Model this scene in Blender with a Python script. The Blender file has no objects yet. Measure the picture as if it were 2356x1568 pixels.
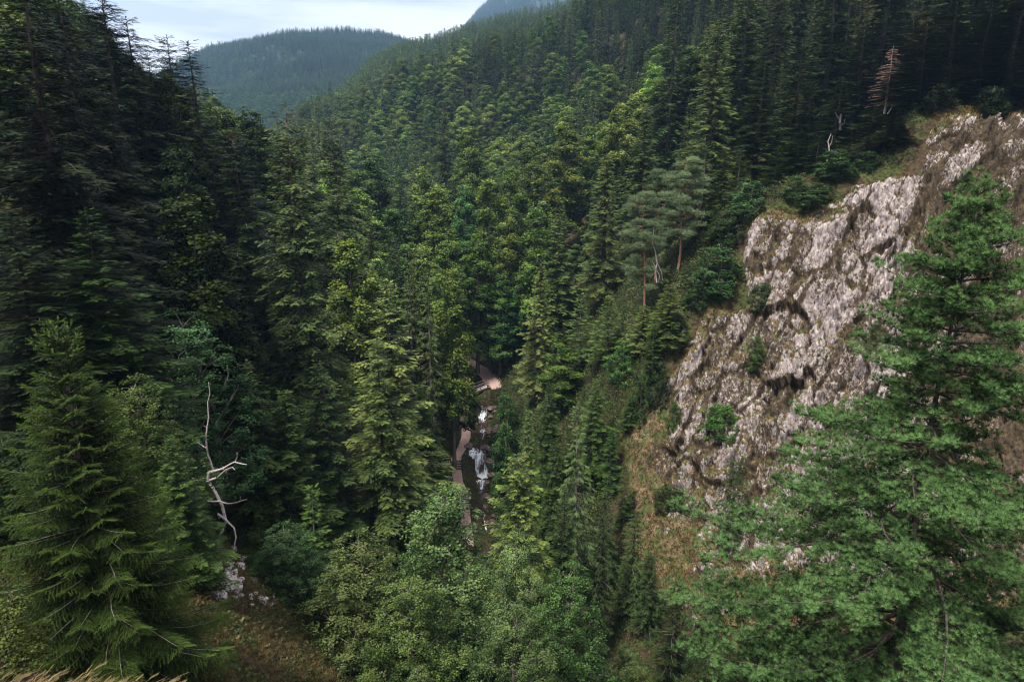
import bpy, math, random
import numpy as np
from mathutils import Vector, Matrix
R_ = math.radians
SC = bpy.context.scene
COL = SC.collection

# ------------------------------------------------------------------ camera
PITCH = R_(15.0)
cam_d = bpy.data.cameras.new('camera'); cam = bpy.data.objects.new('camera', cam_d); COL.objects.link(cam)
cam_d.sensor_width = 36.0; cam_d.lens = 24.0; cam_d.clip_start = 0.05; cam_d.clip_end = 9000
cam.location = (0, 0, 0); cam.rotation_euler = (math.pi/2 - PITCH, 0, 0)
SC.camera = cam

# ------------------------------------------------------------------ light
SUN_EL, SUN_AZ = R_(60), R_(-140)          # azimuth measured from +Y towards +X : sun to the upper left
sd = Vector((math.sin(SUN_AZ)*math.cos(SUN_EL), math.cos(SUN_AZ)*math.cos(SUN_EL), math.sin(SUN_EL)))
sun_d = bpy.data.lights.new('sun', 'SUN'); sun = bpy.data.objects.new('sun', sun_d); COL.objects.link(sun)
sun_d.energy = 4.2; sun_d.angle = R_(9); sun_d.color = (1.0, 0.96, 0.88)
sun.rotation_euler = sd.to_track_quat('Z', 'Y').to_euler()
SC.view_settings.view_transform = 'Standard'; SC.view_settings.look = 'None'
SC.view_settings.exposure = 1.05; SC.view_settings.gamma = 1.0
cy = SC.cycles
cy.max_bounces = 5; cy.diffuse_bounces = 2; cy.glossy_bounces = 2; cy.transmission_bounces = 3
cy.volume_bounces = 0; cy.transparent_max_bounces = 6; cy.use_denoising = True; cy.pixel_filter_type = 'BLACKMAN_HARRIS'; cy.filter_width = 1.15; cy.denoiser = 'OPENIMAGEDENOISE'; cy.denoising_input_passes = 'RGB_ALBEDO_NORMAL'; cy.denoising_prefilter = 'ACCURATE'
cy.sample_clamp_indirect = 4.0

W = bpy.data.worlds.new('World'); SC.world = W; W.use_nodes = True
nt = W.node_tree; nt.nodes.clear()
def N(t, typ, **kw):
    n = t.nodes.new(typ)
    for k, v in kw.items():
        if k.startswith('i_'): n.inputs[int(k[2:]) if k[2:].isdigit() else k[2:]].default_value = v
        else: setattr(n, k, v)
    return n
def L(t, a, b, ao=0, bi=0): t.links.new(a.outputs[ao], b.inputs[bi])
sky = N(nt, 'ShaderNodeTexSky', sky_type='NISHITA', sun_disc=False, sun_elevation=SUN_EL, sun_rotation=SUN_AZ)
bg1 = N(nt, 'ShaderNodeBackground'); bg1.inputs[1].default_value = 0.1; L(nt, sky, bg1)
tc = N(nt, 'ShaderNodeTexCoord'); mp = N(nt, 'ShaderNodeMapping'); mp.inputs['Scale'].default_value = (0.9, 1.5, 7.0)
mp.inputs['Location'].default_value = (0.35, 0.2, 0.1); mp.inputs['Rotation'].default_value = (0, R_(7), 0)
L(nt, tc, mp)
nz = N(nt, 'ShaderNodeTexNoise'); nz.inputs['Scale'].default_value = 2.6; nz.inputs['Detail'].default_value = 6; nz.inputs['Roughness'].default_value = 0.5
L(nt, mp, nz)
cr = N(nt, 'ShaderNodeValToRGB'); e = cr.color_ramp.elements
e[0].position = 0.40; e[0].color = (0.62, 0.65, 0.73, 1); e[1].position = 0.57; e[1].color = (1.0, 0.99, 0.99, 1)
x = cr.color_ramp.elements.new(0.48); x.color = (0.83, 0.85, 0.92, 1)
L(nt, nz, cr)
bg2 = N(nt, 'ShaderNodeBackground'); L(nt, cr, bg2)
sx = N(nt, 'ShaderNodeSeparateXYZ'); L(nt, tc, sx); dm = N(nt, 'ShaderNodeMapRange', clamp=True); L(nt, sx, dm, 2, 0)   # an overcast dome is brighter overhead than low down
dm.inputs[1].default_value = 0.25; dm.inputs[2].default_value = 1.0; dm.inputs[3].default_value = 0.58; dm.inputs[4].default_value = 1.35; L(nt, dm, bg2, 0, 1)
ms = N(nt, 'ShaderNodeMixShader'); ms.inputs[0].default_value = 0.96; L(nt, bg1, ms, 0, 1); L(nt, bg2, ms, 0, 2)
wo = N(nt, 'ShaderNodeOutputWorld'); L(nt, ms, wo)

# ------------------------------------------------------------------ helpers
F_ = 24/36*2356.0; CXP, CYP = 1178.0, 784.0
cP, sP = math.cos(PITCH), math.sin(PITCH)
def ray(px, py):
    dx = (px-CXP)/F_; dy = (CYP-py)/F_
    return dx, cP + dy*sP, -sP + dy*cP
def at(px, py, Y):
    """a point seen at that pixel of the photograph at Y metres down the valley"""
    a, b, c = ray(px, py); t = Y/b
    return Vector((a*t, Y, c*t))
def project(x, y, z):
    d = y*cP - z*sP; u = y*sP + z*cP
    d = np.maximum(d, 1e-3)
    return CXP + F_*x/d, CYP - F_*u/d, d

def hash3(ix, iy, iz, s):
    h = (ix.astype(np.int64)*374761393 + iy.astype(np.int64)*668265263 + iz.astype(np.int64)*2147483647 + s*974634777) & 0xffffffff
    h = ((h ^ (h >> 13))*1274126177) & 0xffffffff
    h = ((h ^ (h >> 15))*2246822519) & 0xffffffff
    return ((h ^ (h >> 16)) & 0xffffff)/float(0x1000000)
def vnoise(P, s=0):
    I = np.floor(P); Fr = P-I; Fr = Fr*Fr*(3-2*Fr); I = I.astype(np.int64); r = 0
    for a in (0, 1):
        for b in (0, 1):
            for c in (0, 1):
                w = (Fr[:, 0] if a else 1-Fr[:, 0])*(Fr[:, 1] if b else 1-Fr[:, 1])*(Fr[:, 2] if c else 1-Fr[:, 2])
                r = r + w*hash3(I[:, 0]+a, I[:, 1]+b, I[:, 2]+c, s)
    return r
def fbm(P, oct=4, s=0, g=0.5):
    r = 0; a = 1; t = 0; P = P.copy()
    for o in range(oct):
        r = r + a*vnoise(P, s+o*17); t += a; a *= g; P = P*2.03 + 11.3
    return r/t
def worley(P, s=0, facet=False):
    tilt = np.zeros(len(P)); I = np.floor(P).astype(np.int64); best = np.full(len(P), 9.0); sec = np.full(len(P), 9.0); val = np.zeros(len(P))
    for a in (-1, 0, 1):
        for b in (-1, 0, 1):
            for c in (-1, 0, 1):
                X, Y, Z = I[:, 0]+a, I[:, 1]+b, I[:, 2]+c
                q = np.stack([X+hash3(X, Y, Z, s), Y+hash3(X, Y, Z, s+1), Z+hash3(X, Y, Z, s+2)], 1)
                d = ((q-P)**2).sum(1)
                v = hash3(X, Y, Z, s+3)
                m = d < best
                sec = np.where(m, best, np.minimum(sec, d)); val = np.where(m, v, val); best = np.where(m, d, best)
                if facet: tilt = np.where(m, ((q-P)*(np.stack([hash3(X, Y, Z, s+k) for k in (5, 6, 7)], 1)-0.5)).sum(1), tilt)
    if facet: return np.sqrt(best), np.sqrt(sec), val, tilt
    return np.sqrt(best), np.sqrt(sec), val
def sstep(a, b, x):
    t = np.clip((x-a)/(b-a), 0, 1); return t*t*(3-2*t)

class Acc:
    def __init__(s): s.v = []; s.f = {}; s.a = {}; s.n = 0
    def add(s, v, f, a=0.5):
        v = np.asarray(v, float).reshape(-1, 3); f = np.asarray(f, np.int64); k = f.shape[1]
        s.f.setdefault(k, []).append(f + s.n); s.v.append(v)
        a = np.asarray(a, float)
        s.a.setdefault(k, []).append(np.broadcast_to(a, (len(f),)) if a.ndim == 0 else a)
        s.n += len(v)
    def mesh(s, name, mat, smooth=False, attr=True):
        me = bpy.data.meshes.new(name)
        v = np.concatenate(s.v).astype(np.float32); me.vertices.add(len(v)); me.vertices.foreach_set('co', v.ravel())
        loops = []; st = []; tot = []; at_ = []; c = 0
        for k in sorted(s.f):
            f = np.concatenate(s.f[k]); loops.append(f.ravel()); st.append(c + np.arange(len(f))*k); c += f.size
            at_.append(np.concatenate(s.a[k]))
        loops = np.concatenate(loops).astype(np.int32); st = np.concatenate(st).astype(np.int32)
        me.loops.add(len(loops)); me.loops.foreach_set('vertex_index', loops)
        me.polygons.add(len(st)); me.polygons.foreach_set('loop_start', st)
        if smooth: me.polygons.foreach_set('use_smooth', np.ones(len(st), bool))
        me.update(calc_edges=True)
        if attr:
            A = me.attributes.new('tone', 'FLOAT', 'FACE'); A.data.foreach_set('value', np.concatenate(at_).astype(np.float32))
        me.materials.append(mat); me.validate()
        return me

def norm(a): return a/np.maximum(np.linalg.norm(a, axis=-1, keepdims=True), 1e-9)
def scatter(acc, T, P, X, Z, S, a):
    tv, tf = T
    P = np.asarray(P, float); X = norm(np.asarray(X, float)); Z = np.asarray(Z, float)
    Y = norm(np.cross(Z, X)); Z = np.cross(X, Y); S = np.asarray(S, float)
    if S.ndim == 1: S = np.repeat(S[:, None], 3, 1)
    V = P[:, None] + tv[None, :, 0, None]*X[:, None]*S[:, None, 0:1] + tv[None, :, 1, None]*Y[:, None]*S[:, None, 1:2] + tv[None, :, 2, None]*Z[:, None]*S[:, None, 2:3]
    f = (tf[None] + (np.arange(len(P))*len(tv))[:, None, None]).reshape(-1, tf.shape[1])
    acc.add(V.reshape(-1, 3), f, np.repeat(np.asarray(a, float), len(tf)))
def tube(acc, pts, rad, sides=6, a=0.5, cap=True):
    pts = np.asarray(pts, float); n = len(pts); rad = np.broadcast_to(np.asarray(rad, float), (n,))
    d = np.gradient(pts, axis=0); d = norm(d)
    ref = np.where(np.abs(d[:, 2:3]) > 0.9, np.array([[1., 0, 0]]), np.array([[0., 0, 1]]))
    u = norm(np.cross(d, ref)); w = np.cross(d, u)
    th = np.arange(sides)*2*np.pi/sides
    V = pts[:, None] + rad[:, None, None]*(np.cos(th)[None, :, None]*u[:, None] + np.sin(th)[None, :, None]*w[:, None])
    i = np.arange(n-1)[:, None]*sides; j = np.arange(sides)[None]; k = (j+1) % sides
    f = np.stack([i+j, i+k, i+sides+k, i+sides+j], -1).reshape(-1, 4)
    acc.add(V.reshape(-1, 3), f, a)
def box(acc, c, s, rz=0.0, rx=0.0, a=0.5):
    M = Matrix.Rotation(rz, 3, 'Z') @ Matrix.Rotation(rx, 3, 'X')
    v = [list(M @ Vector((x*s[0]/2, y*s[1]/2, z*s[2]/2)) + Vector(c)) for x in (-1, 1) for y in (-1, 1) for z in (-1, 1)]
    acc.add(v, [[0, 1, 3, 2], [4, 6, 7, 5], [0, 4, 5, 1], [2, 3, 7, 6], [0, 2, 6, 4], [1, 5, 7, 3]], a)

def obj(name, me, parent=None, **props):
    o = bpy.data.objects.new(name, me); COL.objects.link(o)
    if parent: o.parent = parent
    for k, v in props.items(): o[k] = v
    return o

# ------------------------------------------------------------------ materials
def mat_new(name):
    m = bpy.data.materials.new(name); m.use_nodes = True; t = m.node_tree
    for n in list(t.nodes): t.nodes.remove(n)
    return m, t
def foliage(name, dark, light, trans=0.22, rnd=0.5, rough=0.55, spec=0.10, autumn=None):
    """leaf colour from dark to light by leaf, with whole-tree and patch differences"""
    m, t = mat_new(name)
    at_ = N(t, 'ShaderNodeAttribute', attribute_name='tone', attribute_type='GEOMETRY')
    oi = N(t, 'ShaderNodeObjectInfo')
    tcn = N(t, 'ShaderNodeTexCoord')
    no = N(t, 'ShaderNodeTexNoise'); no.inputs['Scale'].default_value = 0.55; no.inputs['Detail'].default_value = 3
    L(t, tcn, no, 3, 0)
    ad = N(t, 'ShaderNodeMath', operation='MULTIPLY_ADD'); t.links.new(no.outputs[0], ad.inputs[0]); ad.inputs[1].default_value = 0.9; ad.inputs[2].default_value = -0.45
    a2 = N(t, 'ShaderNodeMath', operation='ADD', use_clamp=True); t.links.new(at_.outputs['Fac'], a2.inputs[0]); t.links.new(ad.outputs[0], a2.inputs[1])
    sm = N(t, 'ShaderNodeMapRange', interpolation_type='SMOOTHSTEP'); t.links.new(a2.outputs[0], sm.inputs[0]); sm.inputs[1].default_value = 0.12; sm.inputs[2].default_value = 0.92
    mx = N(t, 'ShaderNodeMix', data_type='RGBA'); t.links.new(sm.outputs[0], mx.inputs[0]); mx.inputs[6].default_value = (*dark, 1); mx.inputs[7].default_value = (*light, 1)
    hv = N(t, 'ShaderNodeHueSaturation'); t.links.new(mx.outputs[2], hv.inputs['Color'])
    mr = N(t, 'ShaderNodeMapRange'); t.links.new(oi.outputs['Random'], mr.inputs[0]); mr.inputs[3].default_value = 1-rnd*0.55; mr.inputs[4].default_value = 1+rnd*0.55
    t.links.new(mr.outputs[0], hv.inputs['Value'])
    m7 = N(t, 'ShaderNodeMath', operation='MULTIPLY'); t.links.new(oi.outputs['Random'], m7.inputs[0]); m7.inputs[1].default_value = 7.31
    fr = N(t, 'ShaderNodeMath', operation='FRACT'); t.links.new(m7.outputs[0], fr.inputs[0])
    mh = N(t, 'ShaderNodeMapRange'); t.links.new(fr.outputs[0], mh.inputs[0]); mh.inputs[3].default_value = 0.5-0.035*rnd; mh.inputs[4].default_value = 0.5+0.035*rnd
    t.links.new(mh.outputs[0], hv.inputs['Hue'])
    mu = N(t, 'ShaderNodeMix', data_type='RGBA', blend_type='MULTIPLY'); mu.inputs[0].default_value = 1
    t.links.new(hv.outputs[0], mu.inputs[6]); t.links.new(oi.outputs['Color'], mu.inputs[7])
    pb = N(t, 'ShaderNodeBsdfPrincipled'); t.links.new(mu.outputs[2], pb.inputs['Base Color'])
    pb.inputs['Roughness'].default_value = rough; pb.inputs['Specular IOR Level'].default_value = spec
    tr = N(t, 'ShaderNodeBsdfTranslucent')
    br = N(t, 'ShaderNodeMix', data_type='RGBA', blend_type='MULTIPLY'); br.inputs[0].default_value = 1; br.inputs[7].default_value = (1.25, 1.25, 0.6, 1)
    t.links.new(mu.outputs[2], br.inputs[6]); t.links.new(br.outputs[2], tr.inputs[0])
    sh = N(t, 'ShaderNodeMixShader'); sh.inputs[0].default_value = trans
    L(t, pb, sh, 0, 1); L(t, tr, sh, 0, 2)
    o = N(t, 'ShaderNodeOutputMaterial'); L(t, sh, o)
    return m
def simple(name, c1, c2, scale=3.0, rough=0.85, stretch=(1, 1, 1), bump=0.3, objcol=False, spec=0.2, mid=0.5, det=6):
    m, t = mat_new(name)
    tcn = N(t, 'ShaderNodeTexCoord'); mpn = N(t, 'ShaderNodeMapping'); mpn.inputs['Scale'].default_value = stretch; L(t, tcn, mpn, 3, 0)
    no = N(t, 'ShaderNodeTexNoise'); no.inputs['Scale'].default_value = scale; no.inputs['Detail'].default_value = det; no.inputs['Roughness'].default_value = 0.65; L(t, mpn, no)
    r = N(t, 'ShaderNodeValToRGB'); r.color_ramp.elements[0].position = mid-0.14; r.color_ramp.elements[1].position = mid+0.14
    r.color_ramp.elements[0].color = (*c1, 1); r.color_ramp.elements[1].color = (*c2, 1); L(t, no, r)
    pb = N(t, 'ShaderNodeBsdfPrincipled'); L(t, r, pb); pb.inputs['Roughness'].default_value = rough; pb.inputs['Specular IOR Level'].default_value = spec
    if bump:
        bp = N(t, 'ShaderNodeBump'); bp.inputs['Strength'].default_value = bump; bp.inputs['Distance'].default_value = 0.1
        t.links.new(no.outputs[0], bp.inputs['Height']); t.links.new(bp.outputs[0], pb.inputs['Normal'])
    o = N(t, 'ShaderNodeOutputMaterial'); L(t, pb, o)
    return m
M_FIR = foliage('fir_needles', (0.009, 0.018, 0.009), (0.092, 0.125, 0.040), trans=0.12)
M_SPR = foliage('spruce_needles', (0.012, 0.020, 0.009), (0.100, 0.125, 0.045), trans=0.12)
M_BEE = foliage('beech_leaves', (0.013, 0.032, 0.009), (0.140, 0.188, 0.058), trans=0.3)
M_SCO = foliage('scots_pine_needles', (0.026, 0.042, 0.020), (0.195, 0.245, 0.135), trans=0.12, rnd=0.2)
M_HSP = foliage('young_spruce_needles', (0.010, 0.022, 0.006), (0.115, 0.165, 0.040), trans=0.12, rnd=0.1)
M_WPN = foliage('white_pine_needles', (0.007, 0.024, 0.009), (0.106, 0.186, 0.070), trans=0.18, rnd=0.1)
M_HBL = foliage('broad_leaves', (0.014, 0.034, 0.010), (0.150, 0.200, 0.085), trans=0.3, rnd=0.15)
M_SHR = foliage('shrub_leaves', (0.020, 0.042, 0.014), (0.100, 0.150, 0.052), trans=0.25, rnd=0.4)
M_BRN = foliage('dead_twigs', (0.07, 0.045, 0.035), (0.21, 0.15, 0.12), trans=0.0, rnd=0.2)
M_GRS = foliage('dry_grass_blades', (0.10, 0.075, 0.030), (0.36, 0.27, 0.14), trans=0.2, rnd=0.1)
M_UND = foliage('undergrowth_leaves', (0.020, 0.030, 0.010), (0.085, 0.095, 0.032), trans=0.2, rnd=0.3)
M_BARK = simple('grey_bark', (0.05, 0.04, 0.035), (0.20, 0.17, 0.15), 2.5, stretch=(4, 4, 1))
M_RBARK = simple('red_bark', (0.10, 0.05, 0.035), (0.33, 0.17, 0.11), 2.5, stretch=(4, 4, 1))
M_DBARK = simple('dark_bark', (0.020, 0.016, 0.013), (0.075, 0.06, 0.05), 2.5, stretch=(4, 4, 1))
M_DEAD = simple('bleached_dead_wood', (0.11, 0.085, 0.08), (0.46, 0.40, 0.40), 4, stretch=(5, 5, 1.5), mid=0.45)
M_WOOD = simple('weathered_planks', (0.09, 0.075, 0.065), (0.26, 0.22, 0.20), 5, stretch=(1, 5, 1))
M_WOODL = simple('pale_step_boards', (0.26, 0.22, 0.20), (0.48, 0.42, 0.39), 5, stretch=(1, 5, 1))
M_WOODD = simple('dark_step_logs', (0.02, 0.017, 0.015), (0.06, 0.05, 0.045), 5)
M_PATH = simple('reddish_gravel', (0.24, 0.155, 0.135), (0.40, 0.27, 0.235), 6, bump=0.5, det=8)
M_HILL = simple('forest_floor_far', (0.010, 0.020, 0.010), (0.022, 0.035, 0.014), 0.02, bump=0)
M_WROCK = simple('wet_brown_rock', (0.022, 0.014, 0.012), (0.16, 0.10, 0.085), 1.3, rough=0.45, spec=0.5, bump=0.8)
# ------------------------------------------------------------------ terrain height
CTRL = [(0,0,-1.75),(-2,2.2,-2.0),(2,1,-2.3),(0,4,-6),(-4,4,-5.6),(4,4,-7),(0,10,-14),(-8,10,-11),(8,10,-17),(0,-10,0),(-15,0,-1),(15,-5,-5),
 (0,-40,5),(-60,-30,15),(60,-30,-5),(16,25,-28),(0,25,-29),(-14.5,20,-18),(-18,37,-24),(-15,37,-27.4),(-12,45,-38),(0,50,-47),(-6,46,-42),(0,70,-53),
 (-24,72,-36),(-32,45,-17),(-42,75,-13),(-39,85,-16),(-24,58,-32),(-48,130,-14),(-70,60,8),(-90,120,10),(-100,30,25),(-45,20,-4),(-60,-10,15),
 (-90,200,-7),(-150,200,25),(-60,180,-16),(-250,300,70),(-160,300,20),(-240,120,70),
 (-8,118,-42),(-6,108,-45.5),(-6,101,-47),(-5,92,-50.5),(-4.5,86,-51.3),(-3,78,-52.5),(-8,131,-39.5),(-12,150,-37),(-28,200,-32),(-80,300,-18),(-130,400,-5),(-165,500,5),
 (12,70,-43),(15,79,-32),(11.6,74,-41),(17.5,63.5,-42),(22.6,60,-39.5),(44,57,-28),(53,73,-6),(59,84,3),(50,90,6),(41,86.5,-2),(33.5,68,-28.6),(36,77,-16),
 (24.6,79,-22),(32,90,-4.7),(29,87,-10.5),(23,92,-14),(17.4,82,-23),(10,95,-33),(17.7,125,-18),(4,112,-40),(33,110,-6),(38,96,-3),(42,99,-2),(45,110,-1),(48,125,5),(52,100,3.5),(60,98,7.5),(64,110,10),(57,93,6),(46,86,-1.5),(47,91,0.3),(25,50,-38),(35,42,-32),(60,45,-14),(80,60,8),
 (17,230,-12),(47,250,15),(30,140,-8),(95,108,26),(120,75,38),(105,165,50),(-70,400,24),(-120,440,10),(-17,350,32),(34,320,42),(110,280,92),(200,300,140),(200,120,100),
 (120,400,80),(-100,520,15),(20,500,25),(-250,450,60),(250,500,120),(8,170,-24),(-5,150,-36),(0,300,2),(-45,330,-4),(70,200,30),(5,88,-44),(2,98,-43),(3,80,-46.5),(-14,104,-40),(-14,90,-42),(-16,80,-43)]
CT = np.array(CTRL, float)
def tps_k(r2): return 0.5*r2*np.log(np.maximum(r2, 1e-9))
def _solve():
    P = CT[:, :2]/100; n = len(P)
    K = tps_k(((P[:, None]-P[None])**2).sum(-1)) + np.eye(n)*2e-4
    A = np.zeros((n+3, n+3)); A[:n, :n] = K; A[:n, n] = 1; A[:n, n+1:] = P; A[n, :n] = 1; A[n+1:, :n] = P.T
    b = np.zeros(n+3); b[:n] = CT[:, 2]
    return np.linalg.solve(A, b)
WT = _solve()
def H0(x, y):
    x = np.asarray(x, float).ravel(); y = np.asarray(y, float).ravel(); out = np.empty(len(x))
    for i in range(0, len(x), 20000):
        q = np.stack([x[i:i+20000], y[i:i+20000]], 1)/100
        K = tps_k(((q[:, None]-CT[None, :, :2]/100)**2).sum(-1))
        out[i:i+20000] = K @ WT[:-3] + WT[-3] + q @ WT[-2:]
    return out
# path and stream, given as (px, py, Y) on the photograph with their real distance
PATH = [at(*p) for p in ((1068,912,118),(1069,935,114.6),(1067,965,110.5),(1073,1000,106.3),(1063,1030,103.2),(1049,1052,100.4),(1050,1082,97.2),(1055,1110,94.8),(1066,1136,92.4),(1068,1160,90.2),(1072,1200,87),(1078,1260,82))]
PATH2 = [at(*p) for p in ((1124,893,119.5),(1142,889,120.5),(1128,868,124),(1108,848,128),(1080,830,131),(1055,812,134),(1030,800,137))]
WATER = [at(*p) for p in ((1085,893,127),(1098,912,121),(1110,935,115),(1110,960,112),(1114,985,109),(1098,1020,104.5),(1098,1042,101.3),(1098,1102,99.2),(1094,1130,96),(1100,1160,92.5),(1108,1185,90),(1101,1215,87),(1104,1245,84),(1108,1290,80))]
def poly_near(x, y, PL):
    """nearest distance to a polyline in plan and its height there"""
    best = np.full(len(x), 1e9); hz = np.zeros(len(x)); sd_ = np.zeros(len(x)); al = np.zeros(len(x)); acc = 0
    for a, b in zip(PL[:-1], PL[1:]):
        dx, dy = b.x-a.x, b.y-a.y; l2 = dx*dx+dy*dy
        t = np.clip(((x-a.x)*dx+(y-a.y)*dy)/l2, 0, 1)
        d = np.hypot(x-a.x-t*dx, y-a.y-t*dy); m = d < best
        hz = np.where(m, a.z+t*(b.z-a.z), hz); al = np.where(m, acc+t*math.sqrt(l2), al); best = np.where(m, d, best); acc += math.sqrt(l2)
    return best, hz, al
def H(x, y):
    x = np.asarray(x, float).ravel(); y = np.asarray(y, float).ravel()
    h = H0(x, y)
    q = np.stack([x/9, y/9, x*0], 1)
    h = h + (fbm(q, 3, 5)-0.5)*2.2*sstep(8, 25, np.hypot(x, y))
    m = (y > 60) & (y < 150) & (np.abs(x+5) < 25)
    if m.any():
        xm, ym, hm = x[m], y[m], h[m]
        d, z, _ = poly_near(xm, ym, WATER); w = 1-sstep(2.4, 7.0, d); hm = hm*(1-w) + (z-0.35+0.10*np.maximum(0, d-1.6))*w
        for PL in (PATH, PATH2):
            d, z, _ = poly_near(xm, ym, PL); w = 1-sstep(1.15, 3.2, d); hm = hm*(1-w) + (z-0.05)*w
        h[m] = hm
    return h
def Hs(x, y): return float(H([x], [y])[0])

def grid_mesh(name, xs, ys, Z, mat, attrs=None, smooth=True, keep=None):
    X, Y = np.meshgrid(xs, ys)
    P = np.stack([X, Y, Z], -1) if Z.shape == X.shape else Z.reshape(len(ys), len(xs), 3)
    ny, nx = P.shape[:2]
    i = (np.arange(ny-1)[:, None]*nx + np.arange(nx-1)[None]); f = np.stack([i, i+1, i+nx+1, i+nx], -1).reshape(-1, 4)
    if keep is not None: f = f[keep.ravel()[f].all(1)]
    a = Acc(); a.add(P.reshape(-1, 3), f); me = a.mesh(name, mat, smooth=smooth, attr=False)
    for k, v in (attrs or {}).items():
        A = me.attributes.new(k, 'FLOAT', 'POINT'); A.data.foreach_set('value', v.ravel().astype(np.float32))
    return me

def ground_mat():
    m, t = mat_new('forest_floor')
    tcn = N(t, 'ShaderNodeTexCoord')
    n1 = N(t, 'ShaderNodeTexNoise'); n1.inputs['Scale'].default_value = 0.35; n1.inputs['Detail'].default_value = 6; L(t, tcn, n1, 3, 0)
    n2 = N(t, 'ShaderNodeTexNoise'); n2.inputs['Scale'].default_value = 2.3; n2.inputs['Detail'].default_value = 8; L(t, tcn, n2, 3, 0)
    r1 = N(t, 'ShaderNodeValToRGB'); L(t, n2, r1); el = r1.color_ramp.elements
    el[0].position = 0.36; el[0].color = (0.022, 0.014, 0.008, 1); el[1].position = 0.68; el[1].color = (0.055, 0.038, 0.022, 1)
    r2 = N(t, 'ShaderNodeValToRGB'); L(t, n2, r2); el = r2.color_ramp.elements
    el[0].position = 0.38; el[0].color = (0.012, 0.018, 0.005, 1); el[1].position = 0.66; el[1].color = (0.055, 0.06, 0.018, 1)
    rm = N(t, 'ShaderNodeValToRGB'); L(t, n1, rm); rm.color_ramp.elements[0].position = 0.44; rm.color_ramp.elements[1].position = 0.58
    mx = N(t, 'ShaderNodeMix', data_type='RGBA'); t.links.new(rm.outputs[0], mx.inputs[0]); t.links.new(r1.outputs[0], mx.inputs[6]); t.links.new(r2.outputs[0], mx.inputs[7])
    pb = N(t, 'ShaderNodeBsdfPrincipled'); t.links.new(mx.outputs[2], pb.inputs[0]); pb.inputs['Roughness'].default_value = 0.95; pb.inputs['Specular IOR Level'].default_value = 0.1
    bp = N(t, 'ShaderNodeBump'); bp.inputs['Strength'].default_value = 0.7; bp.inputs['Distance'].default_value = 0.3; t.links.new(n2.outputs[0], bp.inputs['Height']); t.links.new(bp.outputs[0], pb.inputs['Normal'])
    o = N(t, 'ShaderNodeOutputMaterial'); L(t, pb, o); return m
M_GND = ground_mat()

# cliff outline on the photograph; everything inside it is bare rock and ledges
def in_poly(px, py, poly):
    c = np.zeros(np.shape(px), bool); n = len(poly)
    for i in range(n):
        x1, y1 = poly[i]; x2, y2 = poly[(i+1) % n]
        if y1 == y2: continue
        k = ((y1 > py) != (y2 > py)) & (px < (x2-x1)*(py-y1)/(y2-y1)+x1); c ^= k
    return c
def edge_dist(px, py, poly):
    best = np.full(np.shape(px), 1e9); n = len(poly)
    for i in range(n):
        x1, y1 = poly[i]; x2, y2 = poly[(i+1) % n]; dx, dy = x2-x1, y2-y1
        t = np.clip(((px-x1)*dx+(py-y1)*dy)/(dx*dx+dy*dy), 0, 1)
        best = np.minimum(best, np.hypot(px-x1-t*dx, py-y1-t*dy))
    return best
CLIFF = [(1700,500),(1770,455),(1850,470),(1960,405),(2090,385),(2110,320),(2150,245),(2260,230),(2420,260),(2700,400),(2700,1450),(2300,1500),(1900,1560),(1600,1500),(1480,1330),(1400,1250),(1410,1050),(1440,960),(1520,860),(1570,760),(1600,690),(1700,690),(1690,600)]
ROCK = [(1705,500),(1770,455),(1850,480),(1960,420),(2090,400),(2110,320),(2150,290),(2260,290),(2420,300),(2700,400),(2700,1350),(2300,1450),(1900,1360),(1640,1400),(1560,1350),(1560,1180),(1530,1000),(1530,930),(1580,830),(1610,740),(1740,690),(1700,620)]

# ground sheet, leaving out nothing; the cliff sheet stands proud of it
gx = np.concatenate([np.arange(-330, -40, 5.0), np.arange(-40, 70, 1.0), np.arange(70, 331, 5.0)])
gy = np.concatenate([np.arange(-60, 0, 3.0), np.arange(0, 150, 1.0), np.arange(150, 561, 5.0)])
GX, GY = np.meshgrid(gx, gy); GZ = H(GX, GY).reshape(GX.shape)
GZ = GZ - 0.0
inC = (GX > 8) & (GX < 66) & (GY > 45) & (GY < 105)
gpx, gpy, gd = project(GX, GY, GZ)
cl = in_poly(gpx, gpy, CLIFF) & (GY > 40) & (GY < 110); ce = edge_dist(gpx, gpy, CLIFF)
GZ = GZ - np.where(cl, np.clip((ce-45)/20.0, 0, 3.0), 0.0)
obj('ground', grid_mesh('ground', gx, gy, GZ, M_GND), kind='structure')

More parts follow.
